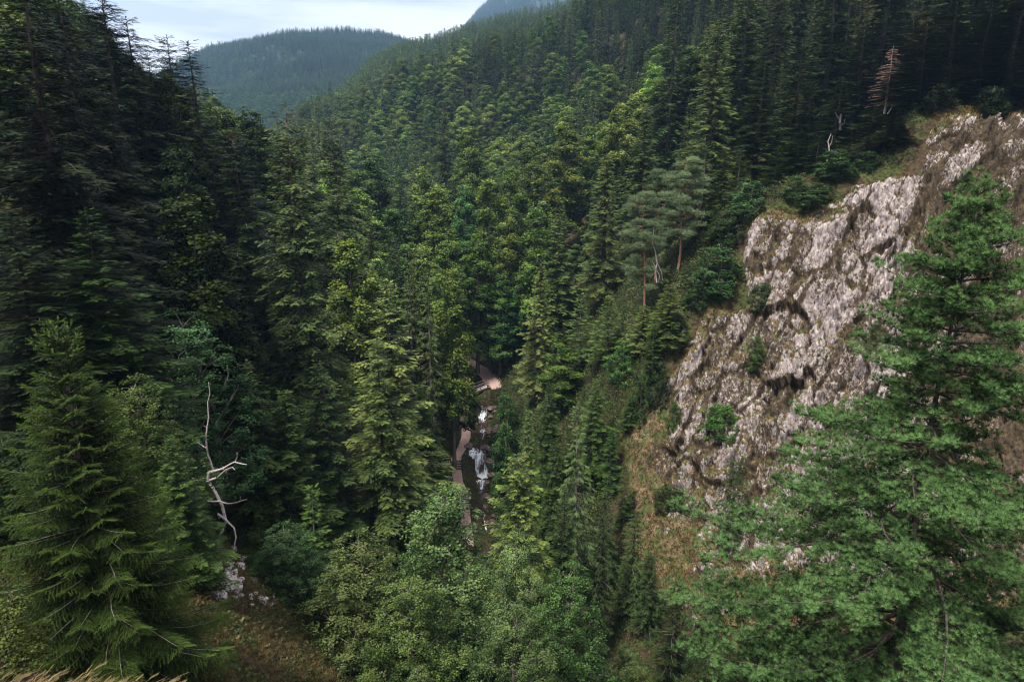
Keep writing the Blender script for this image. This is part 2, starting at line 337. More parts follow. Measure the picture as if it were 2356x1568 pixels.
# cliff: dense sheet pushed out along its normal by strata, blocks and cracks
def cliff_mat():
    m, t = mat_new('cliff_rock')
    tcn = N(t, 'ShaderNodeTexCoord')
    def noise(scale, det, stretch=(1, 1, 1), rot=(0, 0, 0), rough=0.6):
        mpn = N(t, 'ShaderNodeMapping'); mpn.inputs['Scale'].default_value = stretch; mpn.inputs['Rotation'].default_value = rot; L(t, tcn, mpn, 3, 0)
        n = N(t, 'ShaderNodeTexNoise'); n.inputs['Scale'].default_value = scale; n.inputs['Detail'].default_value = det; n.inputs['Roughness'].default_value = rough; L(t, mpn, n); return n
    def ramp(src, stops, out=0):
        r = N(t, 'ShaderNodeValToRGB'); t.links.new(src.outputs[out], r.inputs[0]); el = r.color_ramp.elements
        el[0].position, el[0].color = stops[0][0], (*stops[0][1], 1); el[1].position, el[1].color = stops[-1][0], (*stops[-1][1], 1)
        for p, c in stops[1:-1]: q = el.new(p); q.color = (*c, 1)
        return r
    def mix(fac, a, b, k=1.0):
        mx = N(t, 'ShaderNodeMix', data_type='RGBA'); t.links.new(fac, mx.inputs[0]); t.links.new(a, mx.inputs[6]); t.links.new(b, mx.inputs[7]); return mx.outputs[2]
    rock = ramp(noise(2.2, 9, (1, 1, 0.5), rough=0.7), [(0.34, (0.065, 0.050, 0.048)), (0.44, (0.17, 0.135, 0.135)), (0.54, (0.285, 0.245, 0.232)), (0.64, (0.43, 0.378, 0.355)), (0.74, (0.57, 0.53, 0.505))])
    moss = ramp(noise(3.0, 6), [(0.35, (0.022, 0.016, 0.011)), (0.65, (0.085, 0.060, 0.035))])
    # moss and dark lichen in fine patches; the right face adds painted shade
    nf = noise(3.6, 9, (1, 1, 0.55), rough=0.72); at_m = N(t, 'ShaderNodeAttribute', attribute_name='moss')
    s1 = N(t, 'ShaderNodeMath', operation='MULTIPLY_ADD'); t.links.new(nf.outputs[0], s1.inputs[0]); s1.inputs[1].default_value = 1.0; t.links.new(at_m.outputs['Fac'], s1.inputs[2])
    f1 = N(t, 'ShaderNodeMapRange', clamp=True); t.links.new(s1.outputs[0], f1.inputs[0]); f1.inputs[1].default_value = 0.985; f1.inputs[2].default_value = 1.04
    c1 = mix(f1.outputs[0], rock.outputs[0], moss.outputs[0])
    grass = ramp(noise(4.5, 9, rough=.75), [(0.36, (0.020, 0.014, 0.009)), (0.47, (0.085, 0.052, 0.028)), (0.56, (0.18, 0.120, 0.068)), (0.68, (0.32, 0.24, 0.15))])
    green = ramp(noise(3.1, 5), [(0.3, (0.018, 0.028, 0.008)), (0.7, (0.085, 0.105, 0.03))])
    ng = noise(0.9, 7); fg = ramp(ng, [(0.42, (0, 0, 0)), (0.58, (1, 1, 1))])
    gg = mix(fg.outputs[0], grass.outputs[0], green.outputs[0])
    at_g = N(t, 'ShaderNodeAttribute', attribute_name='grass'); nf2 = noise(2.6, 8, rough=0.75)
    s2 = N(t, 'ShaderNodeMath', operation='ADD'); t.links.new(nf2.outputs[0], s2.inputs[0]); t.links.new(at_g.outputs['Fac'], s2.inputs[1])
    f2 = N(t, 'ShaderNodeMapRange', clamp=True); t.links.new(s2.outputs[0], f2.inputs[0]); f2.inputs[1].default_value = 0.97; f2.inputs[2].default_value = 1.05
    c2 = mix(f2.outputs[0], c1, gg)
    pb = N(t, 'ShaderNodeBsdfPrincipled'); t.links.new(c2, pb.inputs[0]); pb.inputs['Roughness'].default_value = 0.88; pb.inputs['Specular IOR Level'].default_value = 0.2
    bp = N(t, 'ShaderNodeBump'); bp.inputs['Strength'].default_value = 0.9; bp.inputs['Distance'].default_value = 0.25; t.links.new(nf.outputs[0], bp.inputs['Height']); t.links.new(bp.outputs[0], pb.inputs['Normal'])
    o = N(t, 'ShaderNodeOutputMaterial'); L(t, pb, o); return m
M_CLF = cliff_mat()
CXS = np.arange(6, 72, 0.13); CYS = np.arange(42, 106, 0.17)
CX_, CY_ = np.meshgrid(CXS, CYS); CZ_ = H(CX_, CY_).reshape(CX_.shape)
zx = np.gradient(CZ_, CXS, axis=1); zy = np.gradient(CZ_, CYS, axis=0)
nrm = norm(np.stack([-zx, -zy, np.ones_like(zx)], -1).reshape(-1, 3))
P0 = np.stack([CX_, CY_, CZ_], -1).reshape(-1, 3)
qx, qy, qd = project(P0[:, 0], P0[:, 1], P0[:, 2])
ins = in_poly(qx, qy, CLIFF); ed = edge_dist(qx, qy, CLIFF); cm = np.where(ins, sstep(0, 60, ed), 0)
rin = in_poly(qx, qy, ROCK); red = edge_dist(qx, qy, ROCK); rsg = np.where(rin, red, -red)
wob = (fbm(P0*0.16, 4, 91)-0.5)*260
rk = sstep(-45, 45, rsg + wob)            # 1 on bare rock
# strata coordinates: long axis runs down the face to the lower left
dip = norm(np.array([[-0.35, -0.25, -1.0]]))[0]
a1 = norm(np.cross(dip, [[0.8, -0.5, 0.2]]))[0]; a2 = np.cross(dip, a1)
S = np.stack([P0 @ dip*0.30, P0 @ a1, P0 @ a2], 1)
big = fbm(S*0.16, 3, 3)-0.5
rid = 1-np.abs(2*fbm(S*0.42, 4, 31)-1)
w1, w1b, v1, t1 = worley(S*0.42 + fbm(P0*0.5, 2, 7)[:, None]*0.5, 50, True)
w2, w2b, v2, t2 = worley(S*np.array([1.5, 1.2, 1.2]) + fbm(P0*1.1, 2, 9)[:, None]*0.35, 60, True)
w3, w3b, v3, t3 = worley(S*np.array([3.4, 2.9, 2.9]), 70, True)
crk = -np.clip(1-(w1b-w1)/0.10, 0, 1)*0.6 - np.clip(1-(w2b-w2)/0.12, 0, 1)*0.10
fine = fbm(P0*2.2, 3, 77)-0.5
w4, w4b, v4 = worley(S*np.array([1.1, 4.6, 4.6]) + fbm(P0*2, 2, 19)[:, None]*0.4, 90)
dsp = big*3.0 + (v4-.5)*.42 - np.clip(1-(w4b-w4)/.12, 0, 1)*.16 + (rid-0.75)*2.6 + (v1-0.5)*1.3 + t1*2.3 + (v2-0.5)*0.55 + t2*1.5 + (v3-.5)*0.16 + t3*0.55 + crk + fine*0.25
soft = (fbm(P0*0.35, 4, 13)-0.5)*1.6 + fine*0.35
lumps = (worley(P0*0.55, 33)[2]-.5)*0.5
D = cm*(rk*dsp + (1-rk)*(soft+lumps)) + np.where(ed < 45, -0.9+1.5*sstep(0, 45, ed + (fbm(P0*0.5, 4, 71)-.5)*40), 0.6)
P1 = P0 + nrm*D[:, None]
# slope after displacement -> ledges hold grass
Z1 = P1.reshape(len(CYS), len(CXS), 3)
du = np.gradient(Z1, axis=1); dv = np.gradient(Z1, axis=0); n1 = norm(np.cross(du, dv).reshape(-1, 3)); up = np.abs(n1[:, 2])
gp = fbm(P0*0.30, 4, 211); lw = sstep(1500, 1950, qx + 0.5*qy - 250)
grass_a = 0.16 + 0.55*sstep(0.42, 0.80, up) + (gp-0.5)*0.75 + (1-rk)*0.42 - 0.22*sstep(1850, 2050, qx) + 0.16*sstep(1850, 1650, qx)*0.5
moss_shade_a = 0.475 + (fbm(S*np.array([0.5, 0.45, 0.45]), 4, 301)-0.5)*0.55 - dsp*0.05 + 0.14*sstep(2050, 2200, qx) + crk*-0.5  # moss and lichen, plus shade painted on the right-hand face
keep = (cm > 0) | (ins & (ed < 1e9))
cliff = obj('cliff', grid_mesh('cliff', CXS, CYS, P1, M_CLF, {'grass': grass_a, 'moss': moss_shade_a}, smooth=False, keep=ins), kind='structure')
# ------------------------------------------------------------------ gorge: path, steps, stream, footbridge
def ribbon(name, PL, width, mat, dz=0.03, sub=0.4, jag=0.12, thick=0.0):
    pts = [PL[0]]
    for a, b in zip(PL[:-1], PL[1:]):
        n = max(1, int((b-a).length/sub))
        pts += [a.lerp(b, (i+1)/n) for i in range(n)]
    P = np.array(pts); k = np.ones(5)/5
    Q = np.stack([np.convolve(np.pad(P[:, i], 2, 'edge'), k, 'valid') for i in range(3)], 1)
    d = np.gradient(Q[:, :2], axis=0); d = d/np.linalg.norm(d, axis=1, keepdims=True); nn = np.stack([-d[:, 1], d[:, 0], 0*d[:, 0]], 1)
    wd = np.interp(np.linspace(0, 1, len(Q)), np.linspace(0, 1, len(width)), width) if hasattr(width, '__len__') else np.full(len(Q), width)
    rows = []
    for k_, s in enumerate((-0.5, -0.25, 0, 0.25, 0.5)):
        j = (fbm(Q*0.9+k_*9, 3, k_)-0.5)*jag*2 if abs(s) == 0.5 else 0
        V = Q + nn*((s*wd + j)[:, None] if hasattr(j, '__len__') else (s*wd)[:, None]); V = V.copy(); V[:, 2] += dz - (0.06 if abs(s) == 0.5 else 0)
        rows.append(V)
    V = np.stack(rows, 1); n = len(Q); a = Acc()
    i = np.arange(n-1)[:, None]*5 + np.arange(4)[None]
    a.add(V.reshape(-1, 3), np.stack([i, i+1, i+6, i+5], -1).reshape(-1, 4))
    return a.mesh(name, mat, smooth=True, attr=False), Q
rng = np.random.default_rng(5)
me, PQ = ribbon('path', PATH, 1.5, M_PATH, dz=0.05); obj('path', me, kind='structure')
me, PQ2 = ribbon('path', PATH2, (1.9, 3.6, 3.2, 2.2, 2.0, 2.0, 2.0), M_PATH, dz=0.06); obj('path', me, kind='structure')

def water_mat():
    m, t = mat_new('rushing_water')
    a = N(t, 'ShaderNodeAttribute', attribute_name='foam')
    tcn = N(t, 'ShaderNodeTexCoord'); mpn = N(t, 'ShaderNodeMapping'); mpn.inputs['Scale'].default_value = (4.5, 1.6, 0.8); L(t, tcn, mpn, 3, 0)
    n = N(t, 'ShaderNodeTexNoise'); n.inputs['Scale'].default_value = 1.3; n.inputs['Detail'].default_value = 7; n.inputs['Roughness'].default_value = 0.7; L(t, mpn, n)
    s = N(t, 'ShaderNodeMath', operation='ADD'); t.links.new(a.outputs['Fac'], s.inputs[0]); t.links.new(n.outputs[0], s.inputs[1])
    f = N(t, 'ShaderNodeMapRange', clamp=True); t.links.new(s.outputs[0], f.inputs[0]); f.inputs[1].default_value = 0.94; f.inputs[2].default_value = 1.16
    mx = N(t, 'ShaderNodeMix', data_type='RGBA'); t.links.new(f.outputs[0], mx.inputs[0]); mx.inputs[6].default_value = (0.030, 0.018, 0.012, 1); mx.inputs[7].default_value = (0.80, 0.84, 0.90, 1)
    pb = N(t, 'ShaderNodeBsdfPrincipled'); t.links.new(mx.outputs[2], pb.inputs[0])
    r = N(t, 'ShaderNodeMapRange'); t.links.new(f.outputs[0], r.inputs[0]); r.inputs[3].default_value = 0.12; r.inputs[4].default_value = 0.7; t.links.new(r.outputs[0], pb.inputs['Roughness'])
    bp = N(t, 'ShaderNodeBump'); bp.inputs['Strength'].default_value = 0.5; bp.inputs['Distance'].default_value = 0.15; t.links.new(n.outputs[0], bp.inputs['Height']); t.links.new(bp.outputs[0], pb.inputs['Normal'])
    o = N(t, 'ShaderNodeOutputMaterial'); L(t, pb, o); return m
M_WAT = water_mat()
# stream sheet: (px-row on photo -> width, foam)
FO = {893: (2.2, .40), 912: (2.2, .22), 935: (2.0, .32), 960: (1.5, .42), 985: (1.4, .40), 1020: (1.8, .34), 1042: (3.2, .50), 1102: (3.7, .60), 1130: (2.4, .30), 1160: (1.3, .50), 1185: (1.2, .54), 1215: (2.4, .60), 1245: (2.0, .36), 1290: (2.0, .3)}
wrow = (893, 912, 935, 960, 985, 1020, 1042, 1102, 1130, 1160, 1185, 1215, 1245, 1290)
Vw, Fw = [], []; NW = 17
prev = None
for i in range(len(WATER)-1):
    n = max(2, int((WATER[i+1]-WATER[i]).length/0.22))
    for k in range(n):
        u = k/n; p = WATER[i].lerp(WATER[i+1], u)
        w = FO[wrow[i]][0]*(1-u)+FO[wrow[i+1]][0]*u; fo = FO[wrow[i]][1]*(1-u)+FO[wrow[i+1]][1]*u
        if 1042 <= wrow[i] < 1102: fo = 0.60 + 0.22*u*u; w = 2.6 + 2.0*u
        for j in range(NW):
            s = j/(NW-1)-0.5
            Vw.append((p.x+s*w, p.y, p.z-0.10)); Fw.append(fo - 0.42*max(0, abs(s)*2-0.45)**1.5)
Vw = np.array(Vw); Fw = np.array(Fw); nr = len(Vw)//NW
Fw = Fw + (fbm(Vw*np.array([1.9, .5, .5]), 3, 81)-.5)*.75 + (fbm(Vw*np.array([.6, .6, .6]), 2, 83)-.5)*.35
Vw[:, 2] += (fbm(Vw*1.6, 4, 8)-0.5)*0.42; Vw[:, 1] += (fbm(Vw*np.array([2.2, .4, .4]), 3, 18)-0.5)*0.6
i = np.arange(nr-1)[:, None]*NW + np.arange(NW-1)[None]; a = Acc(); a.add(Vw, np.stack([i, i+1, i+NW+1, i+NW], -1).reshape(-1, 4))
me = a.mesh('stream', M_WAT, smooth=True, attr=False); A = me.attributes.new('foam', 'FLOAT', 'POINT'); A.data.foreach_set('value', Fw.astype(np.float32))
obj('stream_water', me, kind='structure')

def rock_mesh(seed, mat, sx=1, sy=1, sz=0.7, div=3):
    import bmesh
    bm = bmesh.new(); bmesh.ops.create_icosphere(bm, subdivisions=div, radius=1)
    P = np.array([v.co[:] for v in bm.verts]); w, wb, v = worley(P*1.3+seed*7.3, seed)
    P2 = P*(0.72 + 0.35*v[:, None] + 0.25*(fbm(P*2+seed, 3, seed)[:, None]-0.5))*np.array([sx, sy, sz])
    for q, c in zip(bm.verts, P2): q.co = c
    me = bpy.data.meshes.new('boulder'); bm.to_mesh(me); bm.free(); me.materials.append(mat); return me
RK = [rock_mesh(s, M_WROCK) for s in range(4)]
# rock beside and behind the falls, in the stream bed
spots = []
for i in range(60):
    k = rng.integers(0, len(WATER)-1); u = rng.random()
    if k == 6: continue
    p = WATER[k].lerp(WATER[k+1], u); w = 1.8
    s = rng.choice((-1, 1))*(w*rng.uniform(0.55, 1.35)); spots.append((p.x+s, p.y, p.z-0.1+rng.uniform(-.1, .25), rng.uniform(0.3, 0.95)))
rlab = ['brown boulder wet from spray in the stream bed']
for i, (x, y, z, s) in enumerate(spots):
    o = obj('boulder', RK[i % 4]); o.location = (x, y, z); o.scale = (s, s*rng.uniform(.7, 1.2), s*rng.uniform(.6, 1.0)); o.rotation_euler = (0, 0, rng.uniform(0, 6))
    o['label'] = 'wet brown boulder lying along the bed of the rushing stream'; o['category'] = 'boulder'; o['group'] = 'boulders in the stream bed'

for i, (px, py, Y, sz_) in enumerate(((1064, 1078, 99.8, .9), (1068, 1098, 99.3, .6), (1130, 1060, 100.4, 1.3), (1133, 1090, 99.4, 1.0), (1122, 1108, 98.6, .7), (1092, 1052, 101.2, .5), (1106, 1068, 100.6, .45), (1085, 1118, 97.6, .5), (1118, 1140, 95.4, .9), (1072, 1138, 95.5, .55), (1088, 1150, 93.8, .5), (1116, 1165, 92.4, .8), (1090, 1185, 90.4, .45), (1120, 1200, 89, .7))):
    p = at(px, py, Y); o = obj('boulder', RK[(i+1) % 4]); o.location = p+Vector((0, .1, -.15)); o.scale = (sz_, sz_*.8, sz_*.75); o.rotation_euler = (0, 0, i*1.3)
    o['label'] = 'dark wet boulder at the waterfall or the small cascade below it'; o['category'] = 'boulder'; o['group'] = 'boulders at the waterfall'
# footbridge over the stream, from the path end on the left bank to the gravel on the right bank
bA = at(1070, 909, 118) + Vector((0, 0, 0.15)); bB = at(1122, 889, 119.6) + Vector((0, 0, 0.12))
br = bpy.data.objects.new('footbridge', None); COL.objects.link(br); br.location = bA
br['label'] = 'small wooden footbridge with plank deck and rail crossing the stream'; br['category'] = 'footbridge'
dv_ = bB-bA; Lb = dv_.length; rz = math.atan2(dv_.y, dv_.x); rx = 0; sl = math.asin(dv_.z/Lb)
br.rotation_euler = (0, -sl, rz)
a = Acc()
for i in range(int(Lb/0.2)): box(a, (0.1+i*0.2, 0, 0.05), (0.16, 1.5, 0.05), a=rng.random())
obj('deck', a.mesh('deck', M_WOODL, attr=False), br)
for s in (-1, 1):
    a = Acc(); box(a, (Lb/2, s*0.6, -0.16), (Lb+0.6, 0.18, 0.3)); obj('beam', a.mesh('beam', M_WOOD, attr=False), br)
    a = Acc(); box(a, (Lb/2, s*0.78, 1.02), (Lb+0.3, 0.07, 0.12)); box(a, (Lb/2, s*0.78, 0.58), (Lb+0.2, 0.05, 0.12)); obj('railing', a.mesh('railing', M_WOOD, attr=False), br)
    for i in range(4):
        a = Acc(); box(a, (0.25+i*(Lb-0.5)/3, s*0.72, 0.48), (0.1, 0.055, 1.2)); obj('post', a.mesh('post', M_WOODD, attr=False), br)
# log steps on the path and the plank stair further down
def steps(p0, p1, n, w, mat, mat2, name, label, dz):
    t = bpy.data.objects.new(name, None); COL.objects.link(t); t.location = p1; t['label'] = label; t['category'] = 'steps'
    d = (p0-p1); rz = math.atan2(d.y, d.x)-math.pi/2; t.rotation_euler = (0, 0, rz); Ld = math.hypot(d.x, d.y)
    for i in range(n):
        a = Acc(); y = (i+0.5)*Ld/n; z = (i+0.5)*d.z/n+dz
        if name == 'log_steps': tube(a, [(-w/2, y, z), (0, y, z+0.01), (w/2, y, z)], 0.13, 8); obj('log', a.mesh('log', mat, attr=False), t)
        else:
            box(a, (0, y, z+0.05), (w, 0.30, 0.07)); obj('tread', a.mesh('tread', mat, attr=False), t)
    if name != 'log_steps':
        for s in (-1, 1):
            a = Acc(); ln = math.hypot(Ld, d.z); box(a, (s*(w/2+0.04), Ld/2, d.z/2+dz-0.08), (0.07, ln, 0.26), rx=math.atan2(d.z, Ld)); obj('side_board', a.mesh('side_board', mat2, attr=False), t)
    return t
steps(at(1050, 1060, 99.6), at(1052, 1082, 97.2), 4, 1.7, M_WOODD, M_WOODD, 'log_steps', 'four dark log risers set across the gravel path beside the waterfall', 0.1)
steps(at(1067, 1147, 91.4), at(1069, 1172, 89.2), 5, 1.35, M_WOODL, M_WOODD, 'plank_stair', 'wooden stair with pale treads at the lower end of the gravel path', 0.25)

# ------------------------------------------------------------------ tree shapes
T3 = lambda tv, tf: (np.array(tv, float), np.array(tf, np.int64))
def spray_template(lift=0.06, wid=0.17):
    v, f = [(0, -.035, 0), (0, .035, 0), (1, 0, 0)], [(0, 1, 2)]
    for t in (0.08, 0.26, 0.44, 0.62, 0.78):
        ln = 0.56*(1-t)**0.7
        for s in (-1, 1):
            n = len(v); v += [(t, 0, 0), (t+wid, 0, 0), (t+wid*0.75+ln*0.62, s*ln*0.78, lift+0.02*s)]; f.append((n, n+1, n+2) if s < 0 else (n, n+2, n+1))
    return T3(v, f)
SPRAY = spray_template(); SPRAYH = spray_template(-0.22, 0.15); SPRAYN = spray_template(0.05, 0.13)
LEAF = T3([(0, 0, 0), (.5, .34, .07), (1, 0, -.05), (.5, -.34, .07)], [(0, 1, 2), (0, 2, 3)])
LEAFQ = T3([(0, 0, 0), (.5, .36, .03), (1, 0, 0), (.5, -.36, .03)], [(0, 3, 2, 1)])

def conifer(seed, H=30.0, R=4.5, clear=0.06, wh=0.55, nb=6, droop=0.28, e_top=0.6, e_bot=-0.22, spray=0.75, shape=0.8, hang=0.15, tip=0.10,
            tmpl=None, deadtop=0.0, gap=0.08, dens=1.0, jit=(0.62, 1.12), wmul=0.40, trunk_r=None, up=0.5, flat=False):
    g = np.random.default_rng(seed); tmpl = tmpl or SPRAY
    cr = Acc(); tk = Acc(); dd = Acc()
    lean = g.uniform(-0.012, 0.012, 2)
    tr = trunk_r or H*0.0125
    zz = np.linspace(0, 1, 12)
    bend = lambda z: np.stack([lean[0]*z+0.10*np.sin(z/H*5+seed), lean[1]*z+0.10*np.cos(z/H*4+seed), z], -1)
    tube(tk, bend(zz*H), tr*(1-zz*0.97)*(1+0.5*np.exp(-zz*30)), 7)
    zc = clear*H; z = zc; Pp, Xp, Zp, Sp, Ap = [], [], [], [], []
    sect = g.uniform(0.78, 1.12, 8)                     # uneven sides
    while z < H-0.25:
        u = (H-z)/(H-zc); r = R*(u**shape)*(1 if u < 0.8 else 1-(u-0.8)*0.6)
        r = max(r, 0.35)
        dead = (1-u) > 1-deadtop
        whv = g.uniform(0.75, 1.15)
        m = max(3, int(round(nb*(0.6+0.5*min(1, r/R*1.6))*g.uniform(0.7, 1.15))))
        az0 = g.uniform(0, 6.28); m0 = m
        if r > 1.6: m += max(1, m//3)          # short inner boughs close the crown round the stem
        for k in range(m):
            if g.random() < gap: continue
            az = az0 + k*6.283/m + g.uniform(-.3, .3)
            Lb = r*g.uniform(*jit)*whv*sect[int(az/6.283*8) % 8]
            if k >= m0: Lb *= .5
            if Lb < 0.25: Lb = 0.25
            ee = e_bot + (e_top-e_bot)*(1-u)**1.6 + g.uniform(-.12, .12)
            d = np.array([math.cos(az), math.sin(az), 0.0]); lat = np.array([-d[1], d[0], 0.0])
            b0 = bend(np.array(z+g.uniform(-.42, .42)*min(1, r/2)))
            def Pt(s): s = np.asarray(s)[..., None]; return b0 + d*(Lb*s) + np.array([0, 0, 1.0])*(Lb*(math.tan(ee)*s - droop*s*s + tip*s**3)) + lat*(0.06*Lb*np.sin(3*s+k))
            if Lb > 0.9 and (dead or g.random() < 0.55): tube(dd if dead else tk, Pt(np.linspace(0, 0.92, 4)), np.linspace(0.045, 0.012, 4)*max(1, Lb/3), 3)
            if dead:
                for _ in range(int(2+Lb*2)):
                    s = g.uniform(0.2, 1); q = Pt(s); w = (lat*g.choice((-1, 1))*g.uniform(.2, .8)+d*.4+np.array([0, 0, g.uniform(-.5, .1)]))*min(0.35*Lb, 0.8)
                    tube(dd, [q, q+w*0.5, q+w], [0.02, 0.015, 0.008], 3)
                if g.random() < 0.6: continue
            ds = spray*0.62/max(Lb, 0.3)/dens
            s = 0.14 if r > 1 else 0.05
            s += g.uniform(0, ds)
            while s < 0.98:
                w = (wmul*Lb*(1-s)**0.55*min(1, s*3.2)+0.12)*g.uniform(0.7, 1.15); w = min(w, 1.9)
                for sd_ in (-1, 1):
                    dir_ = d*0.72 + lat*sd_*0.7 + np.array([0, 0, -hang*g.uniform(.3, 1.6)+0.05]); dir_ /= np.linalg.norm(dir_)
                    n = max(1, int(math.ceil((w-0.45*spray)/(spray*0.62))))
                    base = Pt(s)
                    for j in range(n):
                        q = base + dir_*(j*spray*0.62) + np.array([0, 0, -0.10*j*j*spray+g.normal(0, .09)])
                        Pp.append(q); Xp.append(dir_+d*0.35*j/n+g.normal(0, .12, 3)); Zp.append(np.array([g.normal(0, .28), g.normal(0, .28), 1.0]) + d*up*0.5)
                        Sp.append(spray*g.uniform(.75, 1.2)*(1 if w > 0.3*spray else 0.7))
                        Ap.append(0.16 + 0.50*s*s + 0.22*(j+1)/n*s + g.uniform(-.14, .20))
                s += ds*g.uniform(.75, 1.25)
            q = Pt(0.9); dv = Pt(1.0)-Pt(0.9)
            Pp.append(q); Xp.append(dv); Zp.append(np.array([0, 0, 1.0])); Sp.append(spray*g.uniform(.8, 1.15)); Ap.append(0.7+g.uniform(-.1, .3))
        z += wh*(0.55+0.6*min(1, r/R*1.4))*g.uniform(.8, 1.2)
    # leader
    for q in (0.55, 0.25, 0.05):
        for k in range(4):
            az = g.uniform(0, 6.28); Pp.append(bend(np.array(H-q*spray*2))); Xp.append(np.array([math.cos(az)*.6, math.sin(az)*.6, 1.1])); Zp.append(np.array([-math.cos(az), -math.sin(az), .5])); Sp.append(spray*.55); Ap.append(.7)
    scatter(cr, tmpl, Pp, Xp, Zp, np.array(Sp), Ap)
    return cr, tk, (dd if dd.n else None)

def broad(seed, H=24.0, R=5.0, base=0.22, lobes=16, clump=1.0, leaf=0.34, per=30, ncl=230, flat=0.45, egg=0.55, stems=1, cone=0.0, under=0.25):
    g = np.random.default_rng(seed); cr = Acc(); tk = Acc()
    zb = base*H; hc = (H-zb)
    def env(u):                                         # radius of the crown at height share u
        e = math.sqrt(max(0.02, 1-((u-egg*0.75)/(1-egg*0.75 if u > egg*0.75 else egg*0.75+0.12))**2))
        return R*((1-cone)*e + cone*min(1, (1-u)*1.25+0.06))
    L_ = []
    for i in range(lobes):
        u = (i+0.5)/lobes*0.9+0.04; az = i*2.399+g.uniform(-.4, .4)
        r = env(u)*g.uniform(0.42, 0.66); lr = (R*0.40*(1.1-0.55*u))*g.uniform(.75, 1.2)
        L_.append((np.array([math.cos(az)*r, math.sin(az)*r, zb+u*hc*0.94]), lr))
    L_.append((np.array([0, 0, H-R*0.28]), R*0.3))
    # stem and limbs
    bend = g.uniform(-.5, .5, 2)
    axis = lambda z: np.array([bend[0]*math.sin(z/H*2.6), bend[1]*math.sin(z/H*2.2), z])
    zt = np.linspace(0, 0.86*H, 9); tr = H*0.0135
    tube(tk, [axis(z) for z in zt], tr*(1-0.88*zt/H)*(1+0.5*np.exp(-zt*1.2)), 7)
    for c, lr in L_:
        z0 = max(zb*0.75, c[2]-np.hypot(c[0], c[1])*g.uniform(0.7, 1.2)-0.5); a0 = axis(z0)
        md = a0*0.45+c*0.55+np.array([0, 0, -0.25*lr]); tube(tk, [a0, (a0+md)/2+g.normal(0, .12, 3), md, c], np.array([.09, .07, .05, .02])*H/20, 4)
        for _ in range(3):
            e_ = c+norm(g.normal(0, 1, 3)+np.array([0, 0, .5]))*lr*0.8; tube(tk, [md*0.4+c*0.6, (c+e_)/2, e_], [.04, .025, .01], 3)
    tot = sum(l[1]**2 for l in L_); P, X, Z, S, A = [], [], [], [], []
    for c, lr in L_:
        n = max(3, int(ncl*lr*lr/tot))
        dirs = g.normal(0, 1, (n, 3)); dirs[:, 2] = np.where(dirs[:, 2] < 0, dirs[:, 2]*(0.4 if g.random() > under else 1), dirs[:, 2]); dirs = norm(dirs)
        cc = c + dirs*lr*g.uniform(0.72, 1.08, (n, 1))*np.array([1, 1, .85])
        tone = g.uniform(-.12, .14)
        for q, dr in zip(cc, dirs):
            out = norm(np.array([q[0], q[1], 0.0])+1e-6)
            m = int(per*g.uniform(.6, 1.35)); rr = clump*g.uniform(.65, 1.25)
            o = g.normal(0, 1, (m, 3)); o = norm(o)*(g.uniform(0, 1, (m, 1))**0.45)*rr; o[:, 2] *= flat
            o[:, 2] -= 0.22*((o[:, :2]**2).sum(1))/rr*0.8 + 0.30*(o @ out)*1.0           # drooping layers
            P.append(q+o); az = g.uniform(0, 6.283, m)
            X.append(np.stack([np.cos(az), np.sin(az), g.uniform(-.5, .1, m)], 1)+out*0.5)
            Z.append(g.normal(0, .42, (m, 3))+np.array([0, 0, 1.0])+out*0.35+dr*0.3); S.append(leaf*g.uniform(.7, 1.25, m))
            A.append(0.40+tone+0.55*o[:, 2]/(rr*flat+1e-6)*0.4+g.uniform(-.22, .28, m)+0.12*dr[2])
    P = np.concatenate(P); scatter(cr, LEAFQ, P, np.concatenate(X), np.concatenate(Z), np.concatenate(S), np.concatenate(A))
    return cr, tk, None

